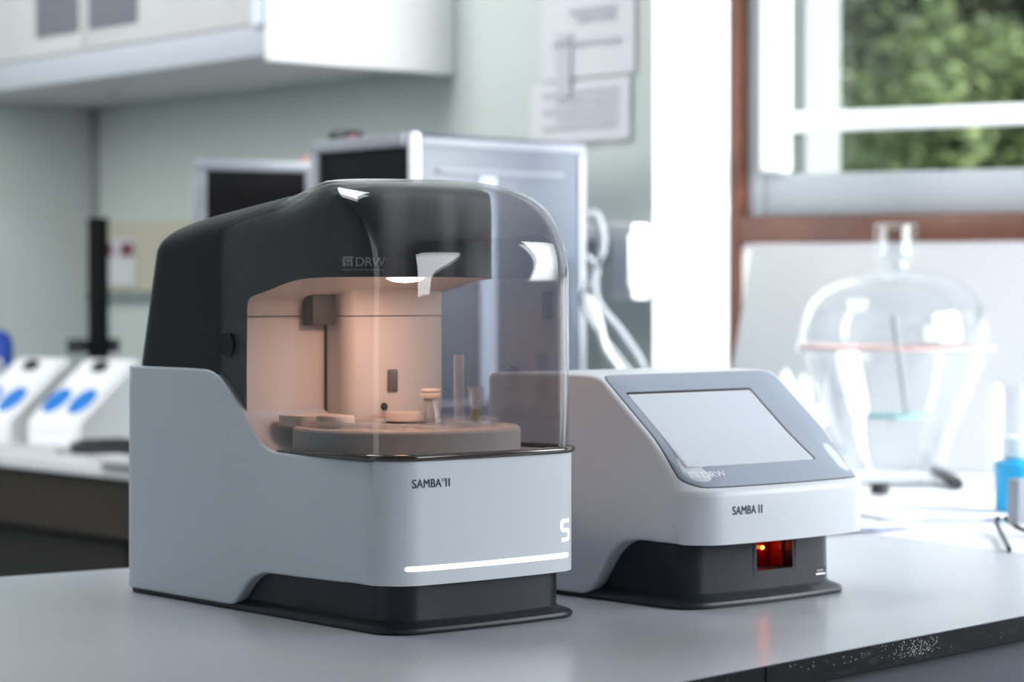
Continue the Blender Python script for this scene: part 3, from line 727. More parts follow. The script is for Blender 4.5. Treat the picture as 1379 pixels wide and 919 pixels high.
# plinth with scanner recess
fv2 = lambda u: front_v(u, W2, RC2, BOW2)
PI_ = 0.020
rings = []
for z, i in ((0.0005, 0.006), (0.0035, 0.005), (0.006, 0.006), (0.008, 0.011), (0.0105, 0.018), (0.013, 0.020), (0.0645, 0.021)):
    rings.append([(x, y, z) for x, y in rounded(i - .002, W2 - 0.0095 - i * .45, i + 0.012, 0.302 - i, RC2 - 0.008, 0.012, bow=BOW2)])
pl = loft(rings)
sA = FB.hit(1018, 728, 0.024); sB = FB.hit(1067, 764, 0.024)
su0, su1, sz0, sz1 = sA[0], sB[0], sB[2], 0.0615
me = boolean(pl, [(B(su0, su1, -0.02, 0.060, sz0, 0.0625), 'DIFFERENCE')])
obj('plinth', me, M['dark'], rd)
def pl_v(u): # plan line of the plinth face
    xc = 0.129; hw = 0.111; return 0.021 + 0.012 - BOW2 * (1 - ((u - xc) / hw) ** 2)
# recess rim (moulded frame), lens, leds
rim = bmesh.new(); g = 0.0040
pth = []
for (a, b) in [(su0 - g, 0.062)] + seg_arc(su0 - g + .004, sz0 - g + .004, .004, 180, 270, 5) + seg_arc(su1 + g - .004, sz0 - g + .004, .004, 270, 360, 5) + [(su1 + g, 0.062)]:
    pth.append((a, b))
rows = []
for i, (a, b) in enumerate(pth):
    q0 = pth[max(0, i - 1)]; q1 = pth[min(len(pth) - 1, i + 1)]; tx, tz = q1[0] - q0[0], q1[1] - q0[1]; l = math.hypot(tx, tz)
    rows.append((Vector((a, pl_v(a), b)), Vector((0, -1, 0)), Vector((-tz / l, 0, tx / l))))
ribbon(rows, 0.0016, rim, 0.0010); obj('recess_rim', rim, M['dark'], rd)
obj('scanner_lens', B(su0 + .0008, su1 - .0008, 0.050, 0.053, sz0 + .0004, 0.0618), M['redw'], rd, smooth=False, label='dark red scanner glass')
lbm = bmesh.new(); bmesh.ops.create_uvsphere(lbm, u_segments=14, v_segments=8, radius=0.0019)
lu = su0 + (su1 - su0) * 0.42; lz = FB.hit(1029, 738, 0.045)[2]; lu = FB.hit(1029, 738, 0.045)[0]
bmesh.ops.transform(lbm, matrix=Matrix.Translation((lu, 0.0475, lz)), verts=lbm.verts); obj('scanner_led', lbm, M['redc'], rd, label='lit red scanner light')
obj('reflector', B(su0 + .0004, su0 + .0024, 0.036, 0.050, sz0 + .0005, 0.061), mat('red_reflector', (0.25, 0.01, 0.005), 0.3), rd, smooth=False)
obj('reflector', B(su1 - .0035, su1 - .0004, 0.036, 0.050, sz0 + .0005, 0.061), bpy.data.materials['red_reflector'], rd, smooth=False)
rl = bpy.data.lights.new('scanner_glow', 'POINT'); rl.energy = 0.003; rl.color = (1, 0.03, 0.01); rl.shadow_soft_size = 0.003
ro = bpy.data.objects.new('scanner_glow', rl); COL.objects.link(ro); ro.parent = rd; ro.location = (lu, 0.0435, lz)
# usb port
ua = FB.hit(1097, 775, 0.026); ub = FB.hit(1112, 763, 0.026); vq = pl_v(ua[0] + .006)
pu = box(bmesh.new(), ua[0], ub[0], vq - .0012, vq + .004, ua[2], ua[2] + .0016); box(pu, ua[0], ua[0] + .0014, vq - .0012, vq + .004, ua[2], ub[2])
obj('usb_port', pu, M['chrome'], rd, smooth=False)
obj('port_cavity', B(ua[0] + .0014, ub[0] + .001, vq - .0006, vq + .003, ua[2] + .0016, ub[2] - .0006), M['black'], rd, smooth=False)
obj('port_tongue', B(ua[0] + .002, ub[0] - .003, vq - .0009, vq, ua[2] + .0035, ua[2] + .005), M['palepr'], rd, smooth=False)
# sloping fascia: local coordinates s along the slope, follows the housing's surface
sd = Vector((slope1[0] - slope0[0], slope1[1] - slope0[1])); SL = sd.length; sd.normalize(); sn = Vector((-sd.y, sd.x))   # normal: forwards-up
def surf(u, s, lift):                      # point on the housing's slope / its round top, s measured from slope0
    if s <= SL: v, z, n1 = slope0[0] + sd.x * s, slope0[1] + sd.y * s, Vector((-sd.y, sd.x))
    else:
        k = s - SL; acc = 0; v, z = slope1; n1 = Vector((-sd.y, sd.x))
        for a, b in zip(topc, topc[1:]):
            dl = math.hypot(b[0] - a[0], b[1] - a[1])
            if acc + dl >= k: t = (k - acc) / dl; v = a[0] + (b[0] - a[0]) * t; z = a[1] + (b[1] - a[1]) * t; n1 = Vector((-(b[1] - a[1]), b[0] - a[0])) / dl; break
            acc += dl
    e = min(u, W2 - u); cf = RC2 - math.sqrt(max(0, RC2 ** 2 - (RC2 - e) ** 2)) if e < RC2 else 0
    bw = BOW2 * (1 - ((u - W2 / 2) / (W2 / 2)) ** 2); wf = 1 - smooth01(v / 0.07)
    return Vector((u, v + (cf - bw) * wf + n1.x * lift, z + n1.y * lift))
def fascia(u0, u1, s0, s1, r, lift, edge, nu=26, ns=22, mi=0, thick=0.002):
    ol = []
    def arc(cx, cy, a0, a1):
        for i in range(9): a = math.radians(a0 + (a1 - a0) * i / 8); ol.append((cx + r * math.cos(a), cy + r * math.sin(a)))
    def ln(a, b, k):
        for i in range(1, k): ol.append((a[0] + (b[0] - a[0]) * i / k, a[1] + (b[1] - a[1]) * i / k))
    arc(u0 + r, s0 + r, 180, 270); ln((u0 + r, s0), (u1 - r, s0), nu); arc(u1 - r, s0 + r, 270, 360); ln((u1, s0 + r), (u1, s1 - r), ns)
    arc(u1 - r, s1 - r, 0, 90); ln((u1 - r, s1), (u0 + r, s1), nu); arc(u0 + r, s1 - r, 90, 180); ln((u0, s1 - r), (u0, s0 + r), ns)
    rings = []; cu, cs = (u0 + u1) / 2, (s0 + s1) / 2
    for k, l in ((0, -thick), (0, lift * .5), (edge, lift)): 
        rings.append([surf(cu + (a - cu) * (1 - k / ((u1 - u0) / 2)), cs + (b - cs) * (1 - k / ((s1 - s0) / 2)), l) for a, b in ol])
    for q in (0.75, 0.5, 0.25): rings.append([surf(cu + (a - cu) * q, cs + (b - cs) * q, lift) for a, b in ol])
    rings.append([surf(cu + (a - cu) * .02, cs + (b - cs) * .02, lift) for a, b in ol])
    return loft([[tuple(p) for p in r_] for r_ in rings])
obj('fascia_gap', fascia(0.0055, W2 - 0.0055, 0.0005, SL + 0.013, 0.016, 0.0003, 0.0005), M['seam'], rd)
obj('fascia', fascia(0.0066, W2 - 0.0066, 0.0016, SL + 0.012, 0.015, 0.0012, 0.0018), M['panel'], rd, angle=50)
# screen: flat panel; black sheet beneath paints recess shade along top and right
def slope_px(px, py):
    P = FB.w(0, slope0[0] - BOW2 * .5, slope0[1]); n = FB.v * sn.x + Vector((0, 0, sn.y)); d = ray(px, py); t = (P - CAM).dot(n) / d.dot(n); q = CAM + d * t - FB.o
    return q.dot(FB.u), math.hypot(q.dot(FB.v) - slope0[0] + BOW2 * .5, q.z - slope0[1])
c4 = [slope_px(*q) for q in ((850, 535), (1015, 527), (1090, 618), (935, 633))]
x0 = (c4[0][0] + c4[3][0]) / 2; x1 = (c4[1][0] + c4[2][0]) / 2; y0_ = (c4[2][1] + c4[3][1]) / 2; y1_ = (c4[0][1] + c4[1][1]) / 2
obj('screen_recess_shade', fascia(x0 - .0008, x1 + 0.0042, y0_ - .0002, y1_ + 0.0042, 0.0012, 0.0017, 0.0002), M['black'], rd)
obj('screen_bevel', fascia(x0 - .0012, x1 + 0.0006, y0_ - .0004, y1_ + 0.0004, 0.001, 0.0019, 0.0002), M['whiter'], rd)
obj('screen', fascia(x0, x1 - .0006, y0_, y1_ - 0.0006, 0.001, 0.0021, 0.0002), M['screen'], rd, label='unlit touchscreen with a pale reflection in its colour')
lg = emblem(0.0095)
t_, wd_ = text_mesh('DRW', 0.0128); merge(lg, t_, Matrix.Translation((0.0118, 0, 0)))
ex, ey = slope_px(937, 643)
for v in lg.verts: v.co = surf(ex + v.co.x * .95, ey - 0.004 + v.co.y * .9, 0.0021)
obj('emblem', lg, M['whitepr'], rd, smooth=False, label='white square emblem and letters')
t_, wd_ = text_mesh('SAMBA', 0.0118, 1.05); s_ = 0.030 / wd_; bmesh.ops.scale(t_, vec=(s_, 1, 1), verts=t_.verts)
uT = FB.hit(987, 693, -0.006)[0]; zT = FB.hit(987, 694, -0.006)[2]
bold(t_, .00022); project_front(t_, uT, zT, fv2, 0.0003); lg = t_
t_, wd_ = text_mesh('II', 0.0118, 1.1); bold(t_, .00022); project_front(t_, uT + 0.0335, zT, fv2, 0.0003); merge(lg, t_)
obj('lettering', lg, M['ink'], rd, smooth=False, label='dark printed product lettering')

# ============================================================ BACK LEFT BENCH
e0 = onz(0, 603); e1 = onz(172, 630)
vb_ = RM.v
def rml(p): q = p - RM.o; return q.dot(RM.u), q.dot(RM.v)
ue = rml((e0 + e1) / 2)[0]
bl = thing('wall_bench', RM.o, RM.a, 'long pale bench with dark painted shade beneath it, along the sage wall, behind the table', 'bench')
obj('worktop', B(ue, -0.002, 0.0, WL - 0.002, TZ - 0.03, TZ, 0.003), M['benchtop'], bl)
obj('apron', B(ue + .02, ue + .05, 0.2, WL - .01, TZ - 0.14, TZ - 0.03), M['brown'], bl, smooth=False)
for k in range(3):
    obj('bench_base', B(ue + .06, -0.01, 0.2 + k * 0.565, 0.2 + k * 0.565 + 0.555, 0.05, TZ - 0.031, 0.003), M['under'], bl)  # near-black blocks put in for the dark shadow under the worktop
def on_bench(px, py, dz=0): return onz(px, py, TZ + dz)
def bobj(name, px, py, label, cat, group=None, rot=None): return thing(name, on_bench(px, py), RM.a if rot is None else rot, label, cat, group)

# upper cabinet
cU = -0.42
cb0 = RM.hitu(365, 80, cU - 0.01); zc0 = cb0[2]; vc0 = cb0[1]
cbn = thing('wall_cabinet', RM.o, RM.a, 'long grey wall cabinet with dark glazed doors hung above the bench', 'cabinet')
obj('cabinet_body', B(cU + .018, -0.002, vc0 + .02, WL - .003, zc0 + .012, zc0 + 0.75, 0.002), M['cab'], cbn)
zt0 = RM.hitu(345, 34, cU)[2]
obj('bottom_rail', B(cU - .004, cU + .018, vc0 + .02, WL - .003, zc0 + .010, zt0, 0.002), mat('cool_grey_rail', (0.40, 0.43, 0.48), 0.5), cbn)
obj('end_panel', B(cU - 0.01, -0.002, vc0, vc0 + .02, zc0 - 0.002, zc0 + 0.75, 0.002), M['cabw'], cbn, label='white end panel')
vd = [RM.hitu(560 - 210, 20, cU)[1], RM.hitu(200, 20, cU)[1], RM.hitu(30, 20, cU)[1]]
for k in range(2):
    a = vc0 + .022 + k * ((WL - vc0 - .03) / 2); b_ = a + (WL - vc0 - .03) / 2 - 0.006
    d = obj('door', B(cU, cU + .018, a, b_, zt0 + .003, zc0 + .74, 0.002), M['cab'], cbn)
g0 = RM.hitu(185, 38, cU); g1 = RM.hitu(121, 40, cU); g2 = RM.hitu(106, 42, cU); g3 = RM.hitu(50, 48, cU)
for a, b_ in ((g0, g1), (g2, g3)):
    pn = obj('door_glass', B(cU - .004, cU + .002, a[1], b_[1], g1[2], zc0 + .6, 0.002), M['smokeglass'], cbn, label='dark smoked glass')
st = RM.hitu(352, 34, cU)
obj('edge_trim', B(cU - .013, cU - .003, vc0 + .0215, RM.hitu(347, 30, cU)[1], st[2], zc0 + .75), mat('pale_blue_trim', (0.6, 0.68, 0.78), 0.4), cbn, smooth=False)
sp = RM.w(cU * 0.5, RM.hitu(150, 105, cU * .5)[1], zc0 + .012)
hk = lathe([(0, 0), (0.018, 0), (0.018, -0.008), (0, -0.01)], 20)
obj('under_light', hk, M['cab'], None); bpy.data.objects['under_light'].location = sp
tag(bpy.data.objects['under_light'], 'small round grey fitting under the grey wall cabinet', 'fitting')
bpy.data.objects['under_light'].name = 'round_fitting'
# vertical corner trunking
tk = RM.hit(137, 300, WL - .03)
tr = obj('corner_trim', B(tk[0] - .012, tk[0] + .012, WL - .025, WL - .002, TZ, zc0 + .01, 0.002), mat('grey_trunking', (0.27, 0.29, 0.30), 0.6)); tr.location = RM.o; tr.rotation_euler = (0, 0, RM.a)
tag(tr, 'thin grey vertical trunking strip in the wall corner above the black stand', 'trunking')
# pinboard + poster on the sage wall behind the stand
def on_wall(px, py): return RM.hitu(px, py, 0.0)
def wall_sheet(name, x0p, y0p, x1p, y1p, m, label, cat, group=None, off=0.004, th=0.003, skew=0.0, lines=0):
    a = on_wall(x0p, (y0p + y1p) / 2); b = on_wall(x1p, (y0p + y1p) / 2); xm = (x0p + x1p) / 2
    z1 = on_wall(xm, y0p)[2]; z0 = on_wall(xm, y1p)[2]; cv = (a[1] + b[1]) / 2; cz = (z0 + z1) / 2; hw = abs(a[1] - b[1]) / 2; hh = (z1 - z0) / 2
    t = thing(name, RM.w(-off, cv, cz), RM.a, label, cat, group)
    bm = bmesh.new(); cols = []
    for i in range(13):
        f = -1 + 2 * i / 12; cols.append([(-(0.004 * (1 - abs(f)) * 0.5 + 0.002 * math.sin(i * 1.7)) if th < .002 else 0, f * hw + skew * z, z * hh) for z in (-1, -0.33, .33, 1)])
    fr_ = [[bm.verts.new(p) for p in c] for c in cols]; bk = [[bm.verts.new((p[0] + th, p[1], p[2])) for p in c] for c in cols]
    for A_ in (fr_, bk):
        for i in range(12):
            for k in range(3): bm.faces.new((A_[i][k], A_[i][k + 1], A_[i + 1][k + 1], A_[i + 1][k]))
    for k in range(3):
        for i in (0, 12): bm.faces.new((fr_[i][k], fr_[i][k + 1], bk[i][k + 1], bk[i][k]))
    for i in range(12):
        for k in (0, 3): bm.faces.new((fr_[i][k], fr_[i + 1][k], bk[i + 1][k], bk[i][k]))
    obj('sheet', bm, m, t)
    return t, hw, hh
t, hw, hh = wall_sheet('pinboard', 118, 300, 262, 392, M['cream'], 'cream pinboard on the wall behind the black stand', 'pinboard', off=0.012, th=0.011)
obj('shelf_edge', B(-0.010, 0.0, -hw, hw, -hh - 0.022, -hh - 0.001), mat('grey_green_rail', (0.20, 0.25, 0.24), 0.6), t, smooth=False)
t, hw, hh = wall_sheet('poster', 143, 322, 190, 384, M['paper'], 'small white notice with two maroon patches pinned on the cream board', 'poster', off=0.016, th=0.001)
for a in (-0.9, 0.25): obj('printed_patch', B(-0.0075, -0.0015, hw * a, hw * (a + .55), hh * .25, hh * .8), M['maroon'], t, smooth=False, label='maroon printed patch')
t, hw, hh = wall_sheet('paper_notice', 733, -60, 858, 104, M['paper'], 'upper white printed paper taped to the sage wall near the window pier', 'paper', 'papers taped to the sage wall', off=0.006, th=0.001)
for k, (a, b_, c, d) in enumerate(((-.62, .35, .62, .70), (-.62, .2, .50, .56), (-.75, .75, .1, .16), (.30, .62, -.75, .3))):
    obj('printed_block', B(-0.0078, -0.0070, hw * a, hw * b_, hh * (c - .55), hh * (d - .55)), mat('print_pale', (0.50, 0.51, 0.56), 0.8) if k == 0 else bpy.data.materials['print_pale'], t, smooth=False)
t, hw, hh = wall_sheet('paper_notice', 720, 108, 852, 192, M['paper'], 'lower white printed paper taped below the other near the window pier', 'paper', 'papers taped to the sage wall', off=0.007, th=0.001)
for k in range(5): obj('printed_line', B(-0.0075, -0.0068, -hw * .8, hw * (.75 - .25 * (k % 2)), hh * (.6 - k * .27), hh * (.68 - k * .27)), bpy.data.materials['print_pale'], t, smooth=False)

# black retort-like stand
pbs = on_bench(133, 480 + 85); sp = RM.hit(133, 480, WL - 0.25)
YS = 5.2
t = thing('lab_stand', at(133, 577, YS), RM.a, 'black upright lab stand with cross foot behind the blue and white racks', 'stand'); base = t.location.copy(); base.z = TZ; t.location = base
hS_ = at(133, 293, YS).z - TZ; zf = at(133, 466, YS).z - TZ
M['matteblack'] = mat('matte_black_iron', (0.006, 0.006, 0.007), 0.8, spec=0.15)
obj('post', B(-0.0175, 0.0175, -0.0175, 0.0175, 0, hS_, 0.004), M['matteblack'], t)
obj('cross_arm', B(-0.07, 0.045, -0.012, 0.012, zf - .012, zf + .012, 0.004), M['matteblack'], t)
obj('clamp_knob', lathe([(0, 0), (0.02, 0), (0.02, 0.03), (0, 0.03)], 16, cx=-0.055, cy=0), M['black'], t).location = (0, 0, zf - .015)
obj('clamp_knob', lathe([(0, 0), (0.016, 0), (0.016, 0.03), (0, 0.03)], 16, cx=0.035, cy=0), M['black'], t).location = (0, 0, zf - .015)
obj('foot', B(-0.10, 0.08, -0.05, 0.05, 0, 0.014, 0.004), M['black'], t)

# blue and white rack units in a row on the back bench
for i, (px, lab) in enumerate(((-72, 'white tray unit with blue pads, at the left frame edge on the back bench'), (20, 'white tray unit with blue pads, second from the left on the back bench'), (113, 'white tray unit with blue pads, nearest to the big analyser on the back bench'))):
    P = at(px, 560, 4.96 - 0.10 * i); P.z = TZ
    t = thing('tray_unit', P, math.radians(-38), lab, 'tray unit', 'blue and white tray units')
    hb = 0.052
    wedge = prism_side([(-0.085, 0.0), (0.095, 0.0), (0.095, 0.170), (0.070, 0.174), (-0.085, 0.055)], -0.076, 0.076)
    bmesh.ops.bevel(wedge, geom=wedge.edges[:], offset=0.008, segments=3, affect='EDGES'); obj('casing', wedge, M['whiter'], t)
    ang = math.atan2(0.129, 0.155)
    for sx in (-1, 1):
        pad = lathe([(0, 0), (0.032, 0), (0.033, 0.003), (0.031, 0.006), (0, 0.007)], 24); bmesh.ops.scale(pad, vec=(.85, 1.15, 1), verts=pad.verts)
        mx = Matrix.Translation((sx * 0.037, -0.036, 0.089)) @ Matrix.Rotation(ang, 4, 'X'); bmesh.ops.transform(pad, matrix=mx, verts=pad.verts)
        obj('blue_pad', pad, M['blue'], t, label='bright blue oval pad')
    kb = B(-0.016, 0.016, -0.012, 0.012, -0.002, 0.012, 0.003); bmesh.ops.transform(kb, matrix=Matrix.Translation((0.0, 0.046, 0.155)) @ Matrix.Rotation(ang, 4, 'X'), verts=kb.verts)
    obj('latch', kb, M['black'], t)
# blue object at the frame edge
P = at(-6, 482, 5.2); P.z = TZ
t = thing('blue_canister', P, 0, 'deep blue rounded canister at the left frame edge behind the tray units', 'canister')
hh_ = at(0, 444, 5.2).z - TZ
obj('canister_body', lathe([(0, 0), (0.035, 0), (0.038, 0.004), (0.038, hh_ - .03), (0.030, hh_ - .01), (0.012, hh_), (0, hh_)], 28), M['dblue'], t)
# black equipment strip, papers on the bench edge
P = on_bench(165, 614); P.z = TZ
t = thing('keyboard', P, RM.a + math.radians(90), 'black wedge keyboard on the back bench beside the big analyser', 'keyboard')
kb = B(-0.13, 0.12, -0.06, 0.045, 0.0, 0.022, 0.004); obj('case', kb, M['black'], t)
for r_ in range(4):
    for c_ in range(7):
        if c_ == 0 and r_ == 0: k0 = obj('key', B(-0.0095, 0.0095, -0.0095, 0.0095, 0, 0.006, 0.0015), M['rubber'], t); kk = k0
        else: kk = k0.copy(); COL.objects.link(kk)
        kk.location = (-0.105 + c_ * 0.033, -0.045 + r_ * 0.024, 0.0215)
for (px, py, w_, d_, lab) in ((40, 609, 0.26, 0.035, 'white folded paper lying along the front edge of the back bench, far left'), (165, 624, 0.14, 0.06, 'white folded paper on the back bench edge touching the analyser outline')):
    P = on_bench(px, py); P.z = TZ
    P.z += 0
    t = thing('folded_paper', P, RM.a + math.radians(90), lab, 'paper', 'papers on the back bench edge')
    for k in range(4): obj('sheet', B(-w_ / 2 + k * .002, w_ / 2 - k * .001, -d_ / 2 + .002 * (k % 2), d_ / 2, 0.0005 + k * 0.003, 0.003 + k * 0.003), M['paper'], t, smooth=False)

# ---- monitor and instrument tower behind the dome
YM = 4.15
a = at(266, 300, YM + .12); b_ = at(425, 300, YM)
z1 = at(266, 213, YM + .1).z
RMN = Frame(at(425, 300, 4.10).x, at(425, 300, 4.10).y, 180 - 58)   # screen facing left-front
def screen_unit(name, pxl, pxr, py_t, Yl, Yr, label, zb=0.16):
    L_ = at(pxl, 300, Yl); R_ = at(pxr, 300, Yr); d = (R_ - L_); d.z = 0; w = d.length; ang = math.atan2(d.y, d.x)
    t = thing(name, Vector(((L_.x + R_.x) / 2, (L_.y + R_.y) / 2, TZ)), ang, label, 'monitor')
    zt_ = at(pxl, py_t, Yl).z - TZ; fw = 0.020
    fr_ = bmesh.new(); box(fr_, -w / 2, w / 2, 0, 0.03, zt_ - fw, zt_, 0.003); box(fr_, -w / 2, w / 2, 0, 0.03, zb, zb + fw, 0.003)
    box(fr_, -w / 2, -w / 2 + fw, 0, .03, zb + fw, zt_ - fw, 0.003); box(fr_, w / 2 - fw, w / 2, 0, .03, zb + fw, zt_ - fw, 0.003)
    obj('bezel', fr_, M['silver'], t); obj('screen', B(-w / 2 + fw * .8, w / 2 - fw * .8, 0.004, 0.02, zb + fw * .8, zt_ - fw * .8), M['scr_off'], t, smooth=False)
    obj('back_cover', B(-w / 2 + .02, w / 2 - .02, 0.02, 0.055, zb + .02, zt_ - .02, 0.008), M['silver'], t)
    obj('neck', B(-0.03, 0.03, 0.03, 0.055, 0.01, zb + 0.1, 0.004), M['silver'], t); obj('foot', B(-0.1, 0.1, -0.06, 0.12, 0, 0.012, 0.004), M['silver'], t)
    return t, w, zt_
t, w_, zt_ = screen_unit('monitor', 264, 426, 214, 4.22, 4.30, 'silver framed black monitor, left one peeking over the analyser shell')
pl_ = bmesh.new(); bmesh.ops.create_uvsphere(pl_, u_segments=14, v_segments=8, radius=0.006)
o = obj('status_light', pl_, M['orange'], t, label='orange-red status light'); o.location = (w_ / 2 - .018, 0.012, zt_ + .003)
# tower: near corner at px 556
C0 = at(557, 300, 3.85); TF = Frame(C0.x, C0.y, 40.5, TZ)
tw = thing('equipment_tower', TF.o, TF.a, 'tall blue-grey metal equipment box with black left face behind the dome', 'equipment')
zt_ = at(560, 179, 3.85).z - TZ
# right end: px 790
rr_ = TF.hit(790, 300, 0)[0]
ll_ = TF.hitu(429, 300, 0)[1]
obj('casing', B(0.0, rr_, 0.0, ll_, 0.0, zt_, 0.010, 3), M['steel'], tw)
obj('highlight_strip', B(-0.004, 0.014, -0.004, 0.012, 0.0, zt_ + .002, 0.006, 3), mat('corner_highlight', (0.85, 0.88, 0.92), 0.3), tw)  # pale strip paints the bright highlight along the near corner
fr_ = bmesh.new(); fw = 0.016
box(fr_, -0.014, 0.0, 0.012, ll_, zt_ - .022, zt_, 0.003); box(fr_, -.014, 0, ll_ - fw, ll_ + .004, 0.0, zt_ - .022, .003)
obj('front_frame', fr_, M['silver'], tw)
obj('dark_face', B(-0.006, 0.001, 0.012, ll_ - fw, 0.02, zt_ - .022), M['scr_off'], tw, smooth=False, label='black glass face')
zz1 = TF.hit(650, 218, 0)[2]; zz2 = TF.hit(650, 236, 0)[2]
u1_ = TF.hit(588, 220, 0)[0]; u2_ = TF.hit(758, 225, 0)[0]
obj('raised_rib', B(u1_, u2_, -0.004, 0.001, zz2, zz2 + .008, 0.002), M['silver'], tw)
obj('raised_rib', B(u1_, u2_, -0.004, 0.001, 0.12, 0.128, 0.002), M['silver'], tw)
fr_ = bmesh.new(); box(fr_, 0.0145, rr_ - .004, -0.003, .001, zt_ - .020, zt_ - .006, 0.002); box(fr_, rr_ - .018, rr_ - .004, -0.003, .001, 0.01, zt_ - .021, 0.002)
obj('side_frame', fr_, M['silver'], tw)
obj('cover_panel', B(u1_ + .09, u1_ + .125, -0.003, 0.001, 0.13, zz2 - .003, 0.001), mat('pale_panel', (0.50, 0.60, 0.72), 0.4), tw)
P = TF.hitu(464, 178, 0.03); cam_p = TF.w(0.034, P[1], zt_)
t = thing('webcam', cam_p, TF.a, 'small black webcam with a red-orange light on top of the equipment box', 'webcam')
obj('camera_body', lathe([(0, 0), (0.030, 0), (0.032, 0.006), (0.028, 0.014), (0.016, 0.019), (0, 0.020)], 24), M['black'], t)
o = obj('camera_light', lathe([(0, 0), (0.006, 0), (0.006, 0.006), (0, 0.008)], 12), M['orange'], t, label='orange-red light'); o.location = (-0.014, -0.036, 0.0)

# cables hanging right of the tower, wall socket and trunking
def cable(pts, r, m, label, name='cable', group=None, n=8):
    w0 = Vector(pts[0]); o = obj(name, tube(spline([Vector(p) - w0 for p in pts], 6), r, n), m); o.location = w0; return tag(o, label, 'cable', group)
cable([at(786, 290, 4.0), at(803, 290, 4.0), at(812, 330, 4.0), at(800, 375, 4.0), at(806, 410, 4.0), at(838, 450, 4.0), at(868, 500, 4.0), at(878, 560, 4.03), at(880, 670, 4.05)], 0.0075, M['cable'], 'thick grey cable looping out at the top right of the equipment box', group='grey cables behind the equipment box')
cable([at(789, 345, 4.05), at(800, 360, 4.05), at(786, 400, 4.05), at(800, 440, 4.05), at(830, 480, 4.05), at(850, 510, 4.05), at(858, 570, 4.05), at(861, 670, 4.05)], 0.006, M['cable'], 'thinner grey cable running lowest, closest to the dome', group='grey cables behind the equipment box')
cable([at(792, 400, 3.95), at(806, 430, 3.95), at(816, 470, 3.95), at(840, 510, 3.95), at(846, 570, 3.95), at(848, 690, 3.95)], 0.006, M['whiter'], 'pale cable between the two grey cables beside the equipment box', group='grey cables behind the equipment box')
a = on_wall(879, 350); b_ = on_wall(848, 350); z1 = on_wall(862, 302)[2]; z0 = on_wall(862, 404)[2]
t = thing('wall_socket_box', RM.w(0, (a[1] + b_[1]) / 2, z0), RM.a, 'white wall socket box at the end of the sage wall by the pier', 'socket'); hw = abs(a[1] - b_[1]) / 2
obj('box_body', B(-0.045, -0.001, -hw + .004, hw, 0, z1 - z0, 0.006, 3), M['cabw'], t); obj('switch_plate', B(-0.049, -0.044, -hw + .008, hw - .005, 0.02, (z1 - z0) - .02, 0.002), M['whiter'], t)
a = on_wall(849, 305)[1]; b_ = on_wall(700, 305)[1]; z1 = on_wall(820, 302)[2]
tr = obj('cable_trunking', B(-0.03, -0.001, a, b_, z1 - .03, z1, 0.003), M['wwall']); tr.location = RM.o; tr.rotation_euler = (0, 0, RM.a); tag(tr, 'white horizontal cable trunking running left from the wall socket box', 'trunking')
P = at(776, 480, 4.2); P.z = TZ
t = thing('small_white_container', P, 0, 'small white container glimpsed between the dome and the touchscreen unit', 'container')
p2 = t.location; hq = (CZ - (478 - 400) * p2.y / F) - TZ; qs = p2.y / F
obj('container_body', lathe([(0, 0), (0.014, 0), (0.015, 0.003), (0.015, hq - .012), (0.012, hq), (0, hq)], 20), M['cabw'], t)

# ============================================================ RIGHT BENCH under the window
pBa = pB0 - dB * 0.62; q0 = pB0 - dB * 0.35; q1 = pB1 + dB * 1.2
wn = WF.w(0.05, -0.004); wn2 = WF.w(2.55, -0.004)
gap = Vector((-dB.y, dB.x, 0)); gap = gap if gap.y > 0 else -gap
rb_ = thing('window_bench', (pB0.x, pB0.y, 0), 0, 'white bench running under the window, cluttered with glassware', 'bench')
o2 = Vector((pB0.x, pB0.y, 0))
def r2(p): return ((p - o2).x, (p - o2).y)
s0 = q0 + gap * 0.004; s1 = q1 + gap * 0.004
obj('worktop', prism_poly([r2(s0), r2(s1), r2(wn2), r2(wn)], TZ - 0.03, TZ - 0.001), mat('white_bench_laminate', (0.80, 0.82, 0.85), 0.3), rb_, smooth=False)
obj('bench_base', prism_poly([r2(s0 + gap * .05), r2(s1 + gap * .05), r2(wn2), r2(wn)], 0.0, TZ - 0.0305), M['grey'], rb_, smooth=False)
# bell jar desiccator
JY = 3.8; jb = at(1205, 654, JY); jb.z = TZ - .001; k_ = JY / F
t = thing('glass_desiccator', jb, 0, 'large round glass desiccator with domed lid and knob on the window bench', 'desiccator')
zr_ = at(1205, 468, JY).z - jb.z; R_ = 133 * k_
obj('lower_bowl', lathe([(0, 0), (0.062, 0), (0.068, 0.006), (0.085, 0.05), (0.105, 0.095), (R_ * .9, zr_ - .03), (R_ * .92, zr_ - .012), (R_, zr_ - .008), (R_, zr_ - .001), (R_ * .88, zr_ - .001), (R_ * .87, zr_ - .03), (0.10, 0.095), (0.080, 0.05), (0.062, 0.012), (0, 0.008)], 56), M['jar'], t)
zd = at(1205, 362, JY).z - jb.z
lid = [(R_, zr_), (R_ * 1.0, zr_ + .008), (R_ * .965, zr_ + .012)]
for i in range(11):
    a = math.pi / 2 * i / 10 * 0.95; lid.append((R_ * .96 * math.cos(a) ** 0.62, zr_ + .014 + (zd - zr_ - .018) * math.sin(a)))
rk = 29 * k_; zk = at(1205, 301, JY).z - jb.z
lid2 = [(r, z) for r, z in lid if r > rk * .75] + [(rk * .72, zd + .002), (rk * .70, zd + .012), (rk, zd + .022), (rk, zk - .004), (rk * .85, zk), (0, zk)]
inn = [(0, zk - .008), (rk * .75, zk - .008), (rk * .78, zd + .024), (rk * .5, zd + .012), (rk * .5, zd - .002)] + [(max(r - .004, .001), z - .004) for r, z in reversed(lid[3:])if r > rk * .75] + [(R_ * .86, zr_)]
